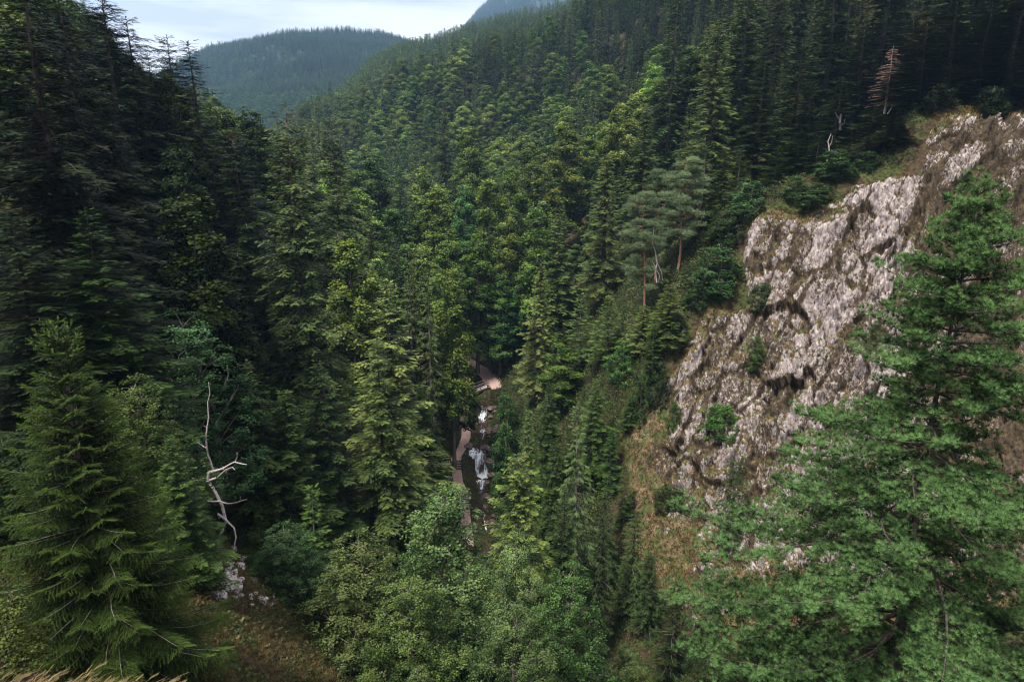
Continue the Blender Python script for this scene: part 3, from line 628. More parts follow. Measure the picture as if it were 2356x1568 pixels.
def pine(seed, H=14.0, R=2.6, clear=0.32, nl=19, nb=4, tuft=0.30, per=10):
    """Scots pine: bare red stem below, flat cushions of grey-green needles on crooked limbs"""
    g = np.random.default_rng(seed); cr = Acc(); tk = Acc(); lean = g.uniform(-.03, .03, 2)
    ax = lambda z: np.array([lean[0]*z+.12*math.sin(z*.6+seed), lean[1]*z+.1*math.cos(z*.5), z])
    zt = np.linspace(0, H*.97, 10); tube(tk, [ax(z) for z in zt], H*.013*(1-.85*zt/H), 7)
    P, X, Z, S, A = [], [], [], [], []
    for i in range(nl):
        u = i/(nl-1); z = H*(clear+(0.985-clear)*u)
        for k in range(nb):
            if g.random() < .15: continue
            az = g.uniform(0, 6.28); d = np.array([math.cos(az), math.sin(az), 0]); r = R*(0.35+.65*math.sin(min(1, (1-u)*1.15+.12)*math.pi*.62))*g.uniform(.55, 1.15)
            a0 = ax(z); e_ = a0+d*r+np.array([0, 0, r*g.uniform(-.15, .35)]); m1 = a0*.6+e_*.4+g.normal(0, .12, 3)
            tube(tk, [a0, m1, a0*.25+e_*.75+g.normal(0, .1, 3), e_], [.06, .05, .035, .015], 4)
            for c_, rr in ((e_, .62), (m1*.35+e_*.65, .6), (m1*.7+e_*.3+g.normal(0, .2, 3), .42)):
                n = int(60*rr/.6); o = norm(g.normal(0, 1, (n, 3)))*(g.uniform(.3, 1, (n, 1))**.5)*rr*np.array([1.25, 1.25, .52]); o[:, 2] = np.where(o[:, 2] < -.12, -.1*g.random(n), o[:, 2])
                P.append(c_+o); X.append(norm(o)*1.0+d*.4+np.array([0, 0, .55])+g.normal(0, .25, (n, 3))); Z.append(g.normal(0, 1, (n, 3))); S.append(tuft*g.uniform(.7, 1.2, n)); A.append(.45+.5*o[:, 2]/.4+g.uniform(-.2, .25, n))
    v, f = [], []
    for k in range(per):
        az = k*2.4; sp = .32+.5*((k*.618) % 1); n = len(v); v += [(0, .03*math.cos(az+1.57), .03*math.sin(az+1.57)), (0, -.03*math.cos(az+1.57), -.03*math.sin(az+1.57)), (math.cos(sp), math.sin(sp)*math.cos(az), math.sin(sp)*math.sin(az))]; f.append((n, n+1, n+2))
    scatter(cr, T3(v, f), np.concatenate(P), np.concatenate(X), np.concatenate(Z), np.concatenate(S), np.concatenate(A)); return cr, tk, None

def snag_conifer(seed, H=12, R=2.0, twig=1.0):
    g = np.random.default_rng(seed); cr = Acc(); tk = Acc(); zt = np.linspace(0, H, 8); tube(tk, [(0.05*math.sin(z), 0.04*math.cos(z*.7), z) for z in zt], H*.0125*(1-.93*zt/H), 6)
    z = H*.14
    while z < H*.97:
        u = 1-(z-H*.14)/(H*.86)
        for k in range(6):
            az = g.uniform(0, 6.28); d = np.array([math.cos(az), math.sin(az), 0]); r = R*(.15+.85*math.sin(min(1, u*1.3)*1.57))*g.uniform(.6, 1.1)
            pts = [np.array([0, 0, z])+d*r*s+np.array([0, 0, r*(.05*s-.42*s*s+.22*s**3)]) for s in (0, .3, .6, 1)]
            tube(cr, pts, [.055, .045, .035, .015], 3, a=.5)
            for s in np.linspace(.25, 1, int(5*twig+r*3)):
                q = np.array([0, 0, z])+d*r*s+np.array([0, 0, r*(.05*s-.42*s*s+.22*s**3)]); w = np.array([-d[1], d[0], 0])*g.choice((-1, 1))*g.uniform(.1, .4)*r*.6+d*.1+np.array([0, 0, -.12])
                tube(cr, [q, q+w], [.024, .012], 3, a=g.uniform(.2, .9))
        z += H*.035*g.uniform(.8, 1.2)
    return cr, tk, None

PRO = {}
def proto(key, build, crown_mat, bark_mat, H, R, dead_mat=M_DEAD):
    cr, tk, dd = build
    PRO[key] = dict(crown=cr.mesh(key+'_crown', crown_mat), trunk=tk.mesh(key+'_trunk', bark_mat, smooth=True, attr=False), dead=(dd.mesh(key+'_dead_top', M_BRN) if dd else None), H=H, R=R,
                    f=sum(len(x) for v in cr.f.values() for x in v))
for i, s in enumerate((11, 12, 13)):
    proto('fir_%d' % i, conifer(s, 30, 4.6, nb=8, spray=0.46, jit=(.55, 1.18), hang=.3, droop=.34), M_FIR, M_BARK, 30, 4.6)
for i, s in enumerate((21, 22, 23)):
    proto('spruce_%d' % i, conifer(s, 30, 3.6, nb=6, spray=0.48, hang=0.55, droop=.42, tip=.2, e_bot=-.3, e_top=.35, tmpl=SPRAYH, shape=.72, wh=.6, clear=.1), M_SPR, M_DBARK, 30, 3.6)
for i, s in enumerate((14, 15)):   # the firs of the near left bank
    proto('nearfir_%d' % i, conifer(s, 30, 5.2, nb=8, spray=0.32, wh=.55, jit=(.5, 1.2), gap=.1, hang=.35, droop=.36), M_FIR, M_DBARK, 30, 5.2)
for i, s in enumerate((31, 32)):
    proto('oldfir_%d' % i, conifer(s, 36, 5.0, nb=9, spray=0.36, deadtop=0.07, gap=.10, hang=.35, shape=.48, jit=(.45, 1.2), droop=.42, clear=.12), M_FIR, M_BARK, 36, 5.0)
for i, s in enumerate((41, 42)):   # narrow open trees seen with their stems showing
    proto('slim_%d' % i, conifer(s, 22, 2.6, nb=6, spray=0.5, hang=0.7, droop=.5, tip=.25, e_bot=-.35, e_top=.45, tmpl=SPRAYH, shape=.8, wh=.62, clear=.12, gap=.15), M_SPR, M_BARK, 22, 2.6)
for i, s in enumerate((51, 52)):   # crisp young firs with tiers
    proto('young_%d' % i, conifer(s, 13, 2.5, nb=6, spray=0.36, wh=.42, e_top=.7, e_bot=.0, droop=.16, hang=.05, tmpl=SPRAYN), M_FIR, M_BARK, 13, 2.5)
for i, s in enumerate((61, 62, 63, 64)):
    proto('beech_%d' % i, broad(s, 25, 5.0, ncl=420, per=46, leaf=.40, cone=(0, .35, .15, .5)[i], lobes=(15, 20, 17, 22)[i], egg=(.6, .5, .7, .4)[i]), M_BEE, M_BARK, 25, 5.0)
for i, s in enumerate((71, 72)):   # close broadleaves, smaller leaves
    proto('closebroad_%d' % i, broad(s, 17, 4.6, ncl=820, per=46, leaf=.165, clump=.52, lobes=34, cone=(.55, .25)[i], base=.12), M_HBL, M_BARK, 17, 4.6)
for i, s in enumerate((81, 82)):
    proto('bush_%d' % i, broad(s, 4.5, 2.3, ncl=150, per=32, leaf=.20, clump=.45, lobes=12, base=.04, cone=.2), M_SHR, M_BARK, 4.5, 2.3)
for i, s in enumerate((91, 92)):
    proto('scots_%d' % i, pine(s), M_SCO, M_RBARK, 14, 2.6)
proto('deadspruce_0', snag_conifer(5), M_BRN, M_DEAD, 12, 2.0)
# far forest trees, lighter meshes of the same build
for i, s in enumerate((101, 102, 103)):
    proto('farfir_%d' % i, conifer(s, 28, 4.2, nb=5, spray=1.5, wh=1.1, gap=.05, hang=(.1, .4, .3)[i], shape=(.8, .75, .65)[i]), M_FIR, M_BARK, 28, 4.2)
for i, s in enumerate((111, 112)):
    proto('farbeech_%d' % i, broad(s, 23, 5.0, ncl=110, per=14, leaf=.85, clump=1.2, lobes=12, cone=.2*i), M_BEE, M_BARK, 23, 5.0)
print({k: v['f'] for k, v in PRO.items()})

NAMEOF = {'fir': ('fir_tree', 'fir'), 'nearfir': ('fir_tree', 'fir'), 'oldfir': ('fir_tree', 'fir'), 'young': ('fir_tree', 'fir'), 'spruce': ('spruce_tree', 'spruce'), 'slim': ('spruce_tree', 'spruce'), 'beech': ('beech_tree', 'beech'),
          'closebroad': ('broadleaf_tree', 'broadleaf tree'), 'bush': ('shrub', 'shrub'), 'scots': ('scots_pine', 'pine'), 'deadspruce': ('dead_spruce', 'dead tree')}
def place(key, x, y, zb, Ht, Rt, rz, tint, label, group=None, cat=None, tilt=(0, 0)):
    p = PRO[key]; nm, ct = NAMEOF[key.split('_')[0]]
    t = bpy.data.objects.new(nm, None); COL.objects.link(t); t.location = (x, y, zb); t.rotation_euler = (tilt[0], tilt[1], rz); t.empty_display_size = .5
    t['label'] = label; t['category'] = cat or ct
    if group: t['group'] = group
    for part, k in (('trunk', 'trunk'), ('crown', 'crown'), ('dead_crown', 'dead')):
        if p[k] is None: continue
        o = obj(part, p[k], t); o.scale = (Rt/p['R'], Rt/p['R'], Ht/p['H']); o.color = (*tint, 1)
    return t
# ------------------------------------------------------------------ the trees one can name: px, py of the top, distance Y, kind, crown radius, tint, label
D_ = (0.55, 0.6, 0.6)      # conifer tint with shade mixed in
KEY = [
 # left bank, upper left stand, its shade put into the tints
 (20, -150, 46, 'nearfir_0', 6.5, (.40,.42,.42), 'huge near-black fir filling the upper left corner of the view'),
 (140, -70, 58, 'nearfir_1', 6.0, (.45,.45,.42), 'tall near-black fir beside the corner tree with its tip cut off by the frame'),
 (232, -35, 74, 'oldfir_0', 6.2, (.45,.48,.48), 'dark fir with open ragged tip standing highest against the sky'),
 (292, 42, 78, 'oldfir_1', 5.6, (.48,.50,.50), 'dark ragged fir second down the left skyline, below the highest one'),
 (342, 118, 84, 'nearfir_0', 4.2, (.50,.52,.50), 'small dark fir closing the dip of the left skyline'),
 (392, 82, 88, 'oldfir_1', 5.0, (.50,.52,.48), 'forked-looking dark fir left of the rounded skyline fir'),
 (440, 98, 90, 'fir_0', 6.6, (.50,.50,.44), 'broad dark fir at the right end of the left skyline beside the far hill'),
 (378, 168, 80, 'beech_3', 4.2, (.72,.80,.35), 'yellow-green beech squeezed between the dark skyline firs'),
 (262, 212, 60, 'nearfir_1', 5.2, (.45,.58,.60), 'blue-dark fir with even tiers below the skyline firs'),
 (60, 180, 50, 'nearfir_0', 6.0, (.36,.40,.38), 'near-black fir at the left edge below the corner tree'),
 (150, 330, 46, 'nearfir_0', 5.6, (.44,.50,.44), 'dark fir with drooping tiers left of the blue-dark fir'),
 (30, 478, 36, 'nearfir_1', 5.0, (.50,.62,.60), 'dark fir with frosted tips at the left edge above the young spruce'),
 (-15, 1000, 28, 'closebroad_1', 3.2, (.30,.38,.26), 'dark leafy tree at the left edge behind the flank of the young spruce'),
 (60, 1180, 27, 'closebroad_0', 2.4, (.28,.34,.22), 'low dark leafy tree behind the foot of the young spruce'),
 (205, 478, 39, 'nearfir_0', 5.2, (.62,.80,.46), 'mid-green fir with light tips above and behind the young spruce'),
 (430, 448, 60, 'beech_3', 5.4, (.60,.64,.34), 'cone-shaped olive-green beech left of the grey-topped giant fir'),
 (405, 330, 70, 'beech_1', 3.8, (.45,.62,.50), 'dim bluish broadleaf between the cone-shaped beech and the skyline firs'),
 (545, 292, 82, 'oldfir_0', 5.0, (.62,.66,.52), 'dark fir leaning in behind the left flank of the grey-topped giant'),
 (575, 246, 112, 'beech_1', 5.2, (.62,.72,.34), 'green beech peeping over the skyline left of the grey-topped giant'),
 (640, 236, 70, 'oldfir_0', 5.4, (.86,.86,.78), 'giant fir with a dead grey top, tallest tree on the left bank'),
 (768, 264, 92, 'oldfir_1', 4.6, (.70,.72,.64), 'narrow dark fir with thin dead tip right behind the grey-topped giant'),
 (480, 560, 66, 'nearfir_0', 5.0, (.42,.50,.42), 'black-green fir in the gap between the cone-shaped beech and the giant'),
 (800, 552, 84, 'beech_2', 4.6, (1.22,1.30,.80), 'bright yellow-green beech glowing beside the giant fir'),
 (880, 645, 66, 'nearfir_0', 6.9, (1.45,1.35,1.0), 'big light olive fir with crusty tips above the gorge'),
 (872, 782, 58, 'nearfir_1', 5.8, (1.15,1.15,.85), 'lower olive-green fir in front of the big light olive one'),
 (935, 570, 92, 'slim_0', 3.2, (.85,.95,.75), 'dull slim spruce with bare stem behind the big light olive fir'),
 (980, 640, 88, 'slim_1', 2.8, (.90,.95,.78), 'thin grey-stemmed spruce touching the yellow-green cone beech'),
 (1035, 618, 98, 'beech_3', 4.2, (1.10,1.10,.62), 'yellow-green cone-shaped beech above the bend of the path'),
 (640, 900, 52, 'nearfir_1', 5.4, (.44,.52,.36), 'deep dark fir behind the bare snag'),
 (730, 830, 56, 'nearfir_0', 5.0, (.42,.48,.36), 'dim fir left of the lower olive-green fir'),
 (560, 830, 50, 'nearfir_0', 4.0, (.46,.55,.38), 'dark fir behind the round blue-green maple'),
 (415, 705, 47, 'closebroad_1', 5.2, (.48,.78,.62), 'round blue-green maple with crooked limbs above the bare snag'),
 (370, 885, 40, 'closebroad_1', 3.0, (.78,1.05,1.05), 'pale grey-green bush tree beside the young spruce'),
 (300, 860, 33, 'closebroad_0', 3.2, (.75,.80,.45), 'olive beech rising behind the shoulder of the young spruce'),
 (392, 1000, 31, 'nearfir_0', 1.9, (.50,.60,.38), 'small green fir squeezed between the young spruce and the bare snag'),
 (715, 1118, 44, 'young_0', 2.6, (1.10,1.35,.80), 'young fir with crisp light-green fans above the rocky knoll'),
 (640, 1045, 56, 'young_1', 2.4, (.75,.95,.75), 'thin-topped young fir behind the crisp light-green one'),
 (650, 1205, 40, 'closebroad_0', 3.2, (.58,.80,.64), 'dark blue-green leafy tree just right of the rocky knoll'),
 (820, 1225, 37, 'closebroad_0', 4.4, (.72,.72,.50), 'dull olive broadleaf between the knoll and the big pale broadleaf'),
 (765, 1110, 60, 'nearfir_0', 3.6, (.60,.70,.48), 'shaded fir between the young fir and the big pale broadleaf'),
 (900, 1080, 64, 'nearfir_0', 4.0, (.62,.72,.45), 'shaded fir right below the lower olive-green fir'),
 (1022, 1105, 44, 'closebroad_0', 5.6, (.92,1.06,.80), 'big pale green broadleaf at the foot of the gorge below the path'),
 (940, 1330, 34, 'closebroad_1', 3.6, (.80,.85,.50), 'olive broadleaf at the bottom edge in front of the big pale one'),
 (1190, 1222, 40, 'closebroad_1', 2.9, (1.05,1.20,1.0), 'pale silvery broadleaf right of the big pale green one'),
 (1310, 1290, 38, 'closebroad_0', 3.6, (.60,.82,.50), 'deep green rounded broadleaf at the bottom left of the black gully'),
 (1190, 1400, 32, 'closebroad_1', 3.2, (.70,.80,.55), 'green broadleaf at the bottom edge under the silvery one'),
 (1210, 942, 68, 'nearfir_1', 3.7, (1.0,1.1,.7), 'green fir standing right of the waterfall'),
 (1198, 1038, 56, 'oldfir_1', 3.4, (1.35,1.4,.95), 'light green fir with dead white twigs in front of the waterfall fir'),
 (1335, 928, 64, 'slim_1', 3.0, (1.0,1.15,1.05), 'grey-green spruce with pale stem and hanging twigs at the cliff foot'),
 (1408, 985, 76, 'young_1', 2.3, (.65,.85,.55), 'small dark fir on the grassy edge of the cliff'),
 (1432, 780, 84, 'bush_0', 2.4, (1.0,1.5,.7), 'bright fresh-green leafy tree leaning out at the left rim of the cliff'),
 (1262, 880, 82, 'nearfir_0', 3.2, (.55,.66,.42), 'dark fir filling the gap between the slender olive spruce and the waterfall fir'),
 (1452, 905, 79, 'young_0', 1.9, (.60,.80,.50), 'little fir right beside the narrow fir at the cliff edge'),
 (1385, 1180, 58, 'slim_1', 2.2, (.36,.46,.30), 'dim spruce standing in the lower part of the black gully'),
 (1440, 1065, 71, 'young_1', 1.8, (.48,.60,.38), 'small dim fir at the top of the black gully'),
 (1300, 1120, 55, 'nearfir_0', 3.0, (.40,.52,.30), 'dark fir in front of the grey-green hanging-twigged spruce'),
 (1270, 1010, 66, 'nearfir_0', 3.0, (.60,.72,.44), 'dusky fir between the waterfall fir and the grey-green spruce'),
 (1500, 1270, 58, 'slim_0', 2.2, (.32,.42,.28), 'dim spruce right of the others in the black gully'),
 (1372, 872, 78, 'nearfir_0', 2.8, (.85,1.0,.60), 'narrow fir between the fresh-green tree and the grey-green spruce'),
 (1242, 606, 108, 'spruce_0', 4.4, (1.15,1.15,.85), 'tall slender grey-olive spruce rising free behind the gorge'),
 (1335, 676, 98, 'young_0', 3.6, (1.0,1.15,.80), 'crisp green fir left of its twin below the pines'),
 (1402, 682, 92, 'young_1', 3.6, (1.1,1.3,.80), 'crisp green fir right of its twin below the pines'),
 (1290, 790, 96, 'beech_0', 3.6, (.75,.95,.55), 'green beech at the right foot of the slender olive spruce'),
 (1165, 905, 84, 'beech_2', 2.6, (.55,.85,.70), 'dark leafy tree overhanging the stream above the waterfall'),
 (1165, 660, 126, 'beech_2', 4.6, (.55,.85,.70), 'shadowy beech over the gravel place beyond the footbridge'),
 (1150, 628, 125, 'beech_1', 4.2, (.75,1.0,.65), 'lumpy green beech behind the shadowy one beyond the footbridge'),
 (1545, 655, 81, 'spruce_1', 3.4, (1.0,1.05,.70), 'small olive spruce on the brown slope left of the big oak bush'),
 (1478, 700, 84, 'slim_0', 2.8, (.75,.85,.60), 'thin spruce beneath the leaning grey pine'),
 (1400, 352, 112, 'spruce_2', 5.6, (1.0,.98,.72), 'big shaggy olive spruce with ghostly stem left of the pines'),
 (1290, 455, 118, 'fir_1', 4.6, (.75,.85,.62), 'dark fir tucked against the pale-fringed beech'),
 (1245, 462, 122, 'beech_0', 5.0, (.85,1.05,.62), 'pale-fringed beech hugging a dark fir in mid valley'),
 (1520, 395, 96, 'scots_1', 2.4, (.62,.72,.66), 'darker red-stemmed pine behind the tallest pine of the cliff edge'),
 (1576, 366, 92, 'scots_0', 2.9, (.95,1.0,.95), 'grey-green Scots pine with red trunk, tallest on the cliff edge'),
 (1500, 448, 88, 'scots_1', 2.7, (.85,.88,.82), 'leaning half-bare Scots pine with twisted white limbs'),
 (1482, 243, 122, 'spruce_0', 5.2, (.85,.92,.62), 'tall spruce uphill of the shaggy olive spruce'),
 (1430, 240, 140, 'beech_2', 5.4, (1.05,1.0,.68), 'beech with a broad light dome uphill of the shaggy spruce'),
 (1650, 45, 114, 'spruce_2', 6.2, (.90,.88,.60), 'giant olive spruce above the pines, widest crown on the right slope'),
 (1622, 330, 96, 'young_0', 3.2, (.75,.95,.62), 'fir right of the tallest pine with pointed top'),
 (1665, 340, 98, 'fir_0', 2.6, (.72,.78,.55), 'slender dark fir between the pointed fir and the cliff-top oaks'),
 (1760, 150, 100, 'fir_1', 5.4, (.62,.70,.52), 'broad dark fir right above the first oak bush of the cliff top'),
 (1850, 92, 104, 'fir_2', 5.0, (.50,.60,.46), 'dark tiered fir uphill of the broad dark fir'),
 (1870, 190, 98, 'fir_0', 4.6, (.48,.60,.46), 'dark fir standing over the white broken stump'),
 (1935, 180, 93, 'fir_1', 3.6, (.55,.66,.48), 'dim narrow fir left of the brown dead spruce'),
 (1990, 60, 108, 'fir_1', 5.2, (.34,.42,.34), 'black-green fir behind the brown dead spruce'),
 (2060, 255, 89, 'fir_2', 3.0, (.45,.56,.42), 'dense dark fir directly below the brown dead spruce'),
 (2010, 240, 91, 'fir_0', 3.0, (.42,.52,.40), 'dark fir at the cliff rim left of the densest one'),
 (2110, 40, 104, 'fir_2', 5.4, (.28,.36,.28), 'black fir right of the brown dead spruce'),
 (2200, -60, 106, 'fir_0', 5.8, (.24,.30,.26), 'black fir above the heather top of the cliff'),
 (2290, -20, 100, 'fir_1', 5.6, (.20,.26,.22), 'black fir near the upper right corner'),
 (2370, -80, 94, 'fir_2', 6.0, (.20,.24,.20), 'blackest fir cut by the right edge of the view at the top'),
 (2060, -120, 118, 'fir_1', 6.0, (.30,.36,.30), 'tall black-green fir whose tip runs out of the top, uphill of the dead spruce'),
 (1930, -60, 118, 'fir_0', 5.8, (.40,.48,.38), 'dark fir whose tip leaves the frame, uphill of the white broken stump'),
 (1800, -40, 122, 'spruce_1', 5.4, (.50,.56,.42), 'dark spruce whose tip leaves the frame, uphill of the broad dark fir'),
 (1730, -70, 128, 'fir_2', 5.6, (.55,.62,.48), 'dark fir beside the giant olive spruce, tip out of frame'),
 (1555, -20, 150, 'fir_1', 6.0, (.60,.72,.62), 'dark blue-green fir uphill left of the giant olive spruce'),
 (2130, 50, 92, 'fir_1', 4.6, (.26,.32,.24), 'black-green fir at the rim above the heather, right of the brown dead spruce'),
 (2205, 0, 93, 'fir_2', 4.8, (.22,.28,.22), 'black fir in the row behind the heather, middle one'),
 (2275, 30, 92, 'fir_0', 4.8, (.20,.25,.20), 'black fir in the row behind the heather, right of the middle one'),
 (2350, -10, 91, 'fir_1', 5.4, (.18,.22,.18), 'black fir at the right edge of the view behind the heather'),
 (2165, 190, 88, 'bush_0', 2.4, (.35,.45,.25), 'dark bush at the upper edge of the heather slope'),
 (2290, 195, 86, 'bush_1', 2.6, (.28,.40,.22), 'dark bush at the right end of the heather slope'),
 # mid valley beeches and firs
 (850, 345, 165, 'beech_1', 7.0, (.62,.80,.62), 'wide grey-green beech right of the narrow dark-topped fir'),
 (915, 352, 160, 'fir_2', 5.2, (.60,.78,.66), 'dark bluish fir between the wide grey-green beech and the bright twin domes'),
 (972, 385, 160, 'beech_3', 5.2, (1.15,1.15,.62), 'bright yellow-green beech on top of the mid valley group'),
 (1004, 425, 145, 'beech_3', 6.2, (.92,.95,.55), 'layered olive beech, largest of the mid valley group'),
 (1068, 418, 158, 'beech_1', 4.4, (.60,.95,.85), 'small blue-green dome behind the layered olive beech'),
 (1126, 412, 142, 'beech_0', 5.6, (.90,1.05,.55), 'beech with light crown and torn limbs right of the blue-green dome'),
 (1022, 236, 190, 'oldfir_0', 4.6, (.50,.60,.52), 'lone dark fir poking above the mid valley beeches'),
 (1078, 292, 178, 'beech_3', 6.4, (.85,.95,.58), 'tall dull beech right behind the lone dark fir'),
 (1220, 330, 172, 'beech_2', 6.0, (1.0,1.02,.60), 'round yellowish beech left of the bright domed one'),
 (1300, 288, 158, 'beech_0', 6.8, (1.12,1.10,.55), 'bright domed beech with thin bare twigs on top'),
 (1358, 285, 168, 'beech_1', 4.8, (.95,1.02,.62), 'green beech leaning on the bright domed one'),
 (1175, 385, 150, 'beech_2', 4.8, (.80,.95,.55), 'green beech below the round yellowish one'),
 (1175, 500, 132, 'beech_2', 3.8, (1.0,1.0,.60), 'light-topped beech with a bare white lower stem'),
 (1095, 545, 126, 'beech_1', 5.4, (.75,.95,.50), 'rich green beech in front of the layered olive one'),
 (905, 480, 132, 'beech_0', 4.8, (.62,.78,.50), 'dim beech left below the layered olive beech'),
 (850, 480, 118, 'spruce_1', 3.8, (.72,.76,.56), 'drab spruce in the gap right of the giant fir'),
 (905, 545, 108, 'fir_1', 3.8, (.75,.88,.75), 'grey-green fir over the crusty light olive fir'),
 (1020, 555, 118, 'beech_2', 4.0, (.70,.92,.60), 'small beech between the yellow-green cone and the layered beech'),
 (960, 600, 106, 'beech_0', 3.4, (.78,.92,.55), 'leafy tree tucked behind the thin grey-stemmed spruce'),
 (1008, 765, 110, 'beech_2', 3.4, (.75,.88,.45), 'low olive beech hanging over the left end of the footbridge'),
 (965, 880, 84, 'nearfir_0', 3.8, (.70,.82,.50), 'dark fir between the big light olive fir and the path'),
 # shrubs on the cliff
 (1790, 335, 92, 'young_1', 2.6, (.60,.78,.48), 'low thick fir at the feet of the broad dark fir on the cliff top'),
 (1838, 300, 94, 'fir_1', 2.8, (.50,.64,.44), 'second low fir on the cliff top, under the dark tiered fir'),
 (1888, 310, 90, 'young_0', 2.5, (.50,.66,.42), 'low fir right next to the white forked dead stem'),
 (1962, 285, 91, 'young_1', 2.6, (.42,.55,.38), 'low dark fir on the rim between the broken stump and the densest fir'),
 (1705, 345, 93, 'young_0', 2.4, (.62,.80,.50), 'young fir directly behind the upright oak bush'),
 (1832, 400, 87, 'bush_1', 1.8, (.62,.88,.60), 'low green bush between the upright oak bush and the flat wind-bent shrub'),
 (1940, 375, 86, 'bush_0', 1.9, (.50,.70,.48), 'low dark bush on the rim right of the flat wind-bent shrub'),
 (2000, 345, 87.5, 'bush_1', 2.0, (.42,.60,.40), 'dark bush on the rim under the densest fir'),
 (1683, 480, 88, 'bush_0', 2.2, (.62,.92,.66), 'small bush on the rim just below the upright oak bush'),
 (1652, 470, 90, 'young_1', 2.0, (.70,.90,.55), 'little fir between the tallest pine and the largest oak bush'),
 (1605, 640, 83.5, 'bush_1', 2.0, (.62,.92,.62), 'bush tucked under the left side of the largest oak bush'),
 (1560, 720, 80.5, 'bush_0', 1.8, (.55,.70,.45), 'dull bush on the brown slope right of the small olive spruce'),
 (1505, 745, 80, 'young_0', 2.0, (.70,.90,.52), 'little fir on the slope left of the small olive spruce'),
 (1478, 850, 78.5, 'bush_1', 1.7, (.60,.80,.50), 'bush beneath the bright fresh-green leafy tree'),
 (1525, 830, 77.5, 'bush_0', 1.6, (.52,.62,.40), 'dusty shrub on the left rim of the lower cliff'),
 (1600, 770, 80, 'bush_1', 1.1, (.60,.78,.50), 'tiny shrub on the rock below the brown slope'),
 (1728, 408, 89, 'bush_1', 2.9, (.75,1.25,.95), 'upright oak bush at the left end of the cliff top'),
 (1880, 418, 85, 'bush_0', 2.7, (.60,.85,.60), 'flat wind-bent shrub on the crest of the cliff'),
 (1925, 340, 87, 'bush_1', 2.9, (.65,.95,.62), 'dark leafy bush under the firs above the cliff crest'),
 (1655, 556, 84, 'bush_1', 3.6, (.70,1.15,.80), 'largest oak bush, on the left shoulder of the cliff'),
 (1757, 648, 80, 'bush_0', 2.0, (.72,.90,.66), 'round grey-green shrub halfway down the cliff'),
 (1662, 925, 72.5, 'bush_1', 2.7, (.85,1.45,.60), 'bright green bush alone on the lower cliff face'),
 (1553, 920, 75, 'bush_0', 1.0, (.90,1.2,.60), 'little green bush left of the bright one on the lower cliff'),
 (1742, 770, 76, 'bush_0', 1.4, (1.2,1.4,.80), 'pale creeping shrub in the middle of the cliff face'),
 (1545, 1115, 70, 'bush_1', 2.2, (.55,.60,.40), 'dull shrub at the foot of the grassy cliff strip'),
 (1700, 1040, 62, 'closebroad_1', 2.0, (.45,.52,.35), 'thin dark leafy tree in front of the cliff behind the white pine boughs'),
 (1462, 1180, 62, 'slim_0', 2.4, (.34,.44,.30), 'dark slim spruce in the black gully'),
 (1400, 1090, 66, 'slim_1', 2.0, (.45,.60,.40), 'dark slim spruce at the head of the black gully'),
 (1560, 1330, 50, 'young_1', 2.4, (.30,.42,.26), 'shadowed young fir at the bottom of the black gully'),
]
def tri_h(kind): return kind.split('_')[0]
NBW, NBH, QS = 589, 392, 4.0
zbuf = np.full((NBH, NBW), 1e9); idb = np.full((NBH, NBW), -1, int)
def sil(x, y, zb, zt, R, round_):
    """rows and half widths of a tree outline on the 1/4 grid"""
    px1, py1, d1 = project(x, y, zt); px0, py0, d0 = project(x, y, zb)
    r0, r1 = int(max(0, py1/QS)), int(min(NBH-1, py0/QS))
    out = []
    for r in range(r0, r1+1):
        u = (r*QS-py1)/max(1.0, py0-py1); u = min(1, max(0, u))
        hw = (R*min(1, math.sin(min(1, u*1.25+.1)*1.75)) if round_ else R*min(1.0, u*1.25+.04))*F_/d0*0.85
        c = px1+(px0-px1)*u; out.append((r, int(max(0, (c-hw)/QS)), int(min(NBW-1, (c+hw)/QS))))
    return out, d0
YY, XX = np.mgrid[0:NBH, 0:NBW]*QS
clear = in_poly(XX, YY, [(255,-50),(290,55),(340,115),(375,85),(450,95),(505,180),(520,215),(560,245),(640,245),(700,205),(800,178),(905,140),(1020,95),(1160,60),(1240,48),(1345,-12),(1345,-50)])
clear |= in_poly(XX, YY, [(1040,905),(1060,870),(1098,845),(1150,875),(1158,905),(1130,930),(1128,1000),(1122,1050),(1130,1100),(1130,1230),(1085,1235),(1060,1180),(1040,1140),(1035,1050),(1050,1000),(1055,940)])
clear |= in_poly(XX, YY, ROCK) | in_poly(XX, YY, [(1560,860),(1510,920),(1450,990),(1425,1060),(1410,1270),(1480,1380),(1600,1400),(1600,1000)])
knoll = in_poly(XX, YY, [(470,1290),(520,1275),(640,1390),(650,1568),(440,1568)])
clear |= knoll
trees = []
for i, (px, py, Y, kd, Rt, tint, lab) in enumerate(KEY):
    if px < 600 and py < 650: tint = tuple(c*(.38 if px < 100 else .50) for c in tint)  # shade and vignette of the left stand painted into its tint
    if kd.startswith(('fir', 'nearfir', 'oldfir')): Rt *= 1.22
    if px > 1690 and py < 320: tint = tuple(c*.62 for c in tint)  # upper right corner darkening painted into the tint as well
    if Y >= 118 and kd.startswith('beech'): tint = tuple(c*1.22 for c in tint)      # mid-valley beeches tinted brighter
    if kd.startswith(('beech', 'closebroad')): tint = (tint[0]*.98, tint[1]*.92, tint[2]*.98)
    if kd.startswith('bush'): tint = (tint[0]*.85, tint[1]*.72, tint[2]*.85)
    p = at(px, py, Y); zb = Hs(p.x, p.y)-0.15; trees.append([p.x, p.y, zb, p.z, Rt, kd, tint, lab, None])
rng = np.random.default_rng(77)
for t in sorted(trees, key=lambda t: t[1]):
    out, d = sil(t[0], t[1], t[2], t[3], t[4], t[5].startswith(('beech', 'close', 'bush')))
    for r, a_, b_ in out:
        m = zbuf[r, a_:b_+1] > d; zbuf[r, a_:b_+1][m] = d; idb[r, a_:b_+1][m] = 1
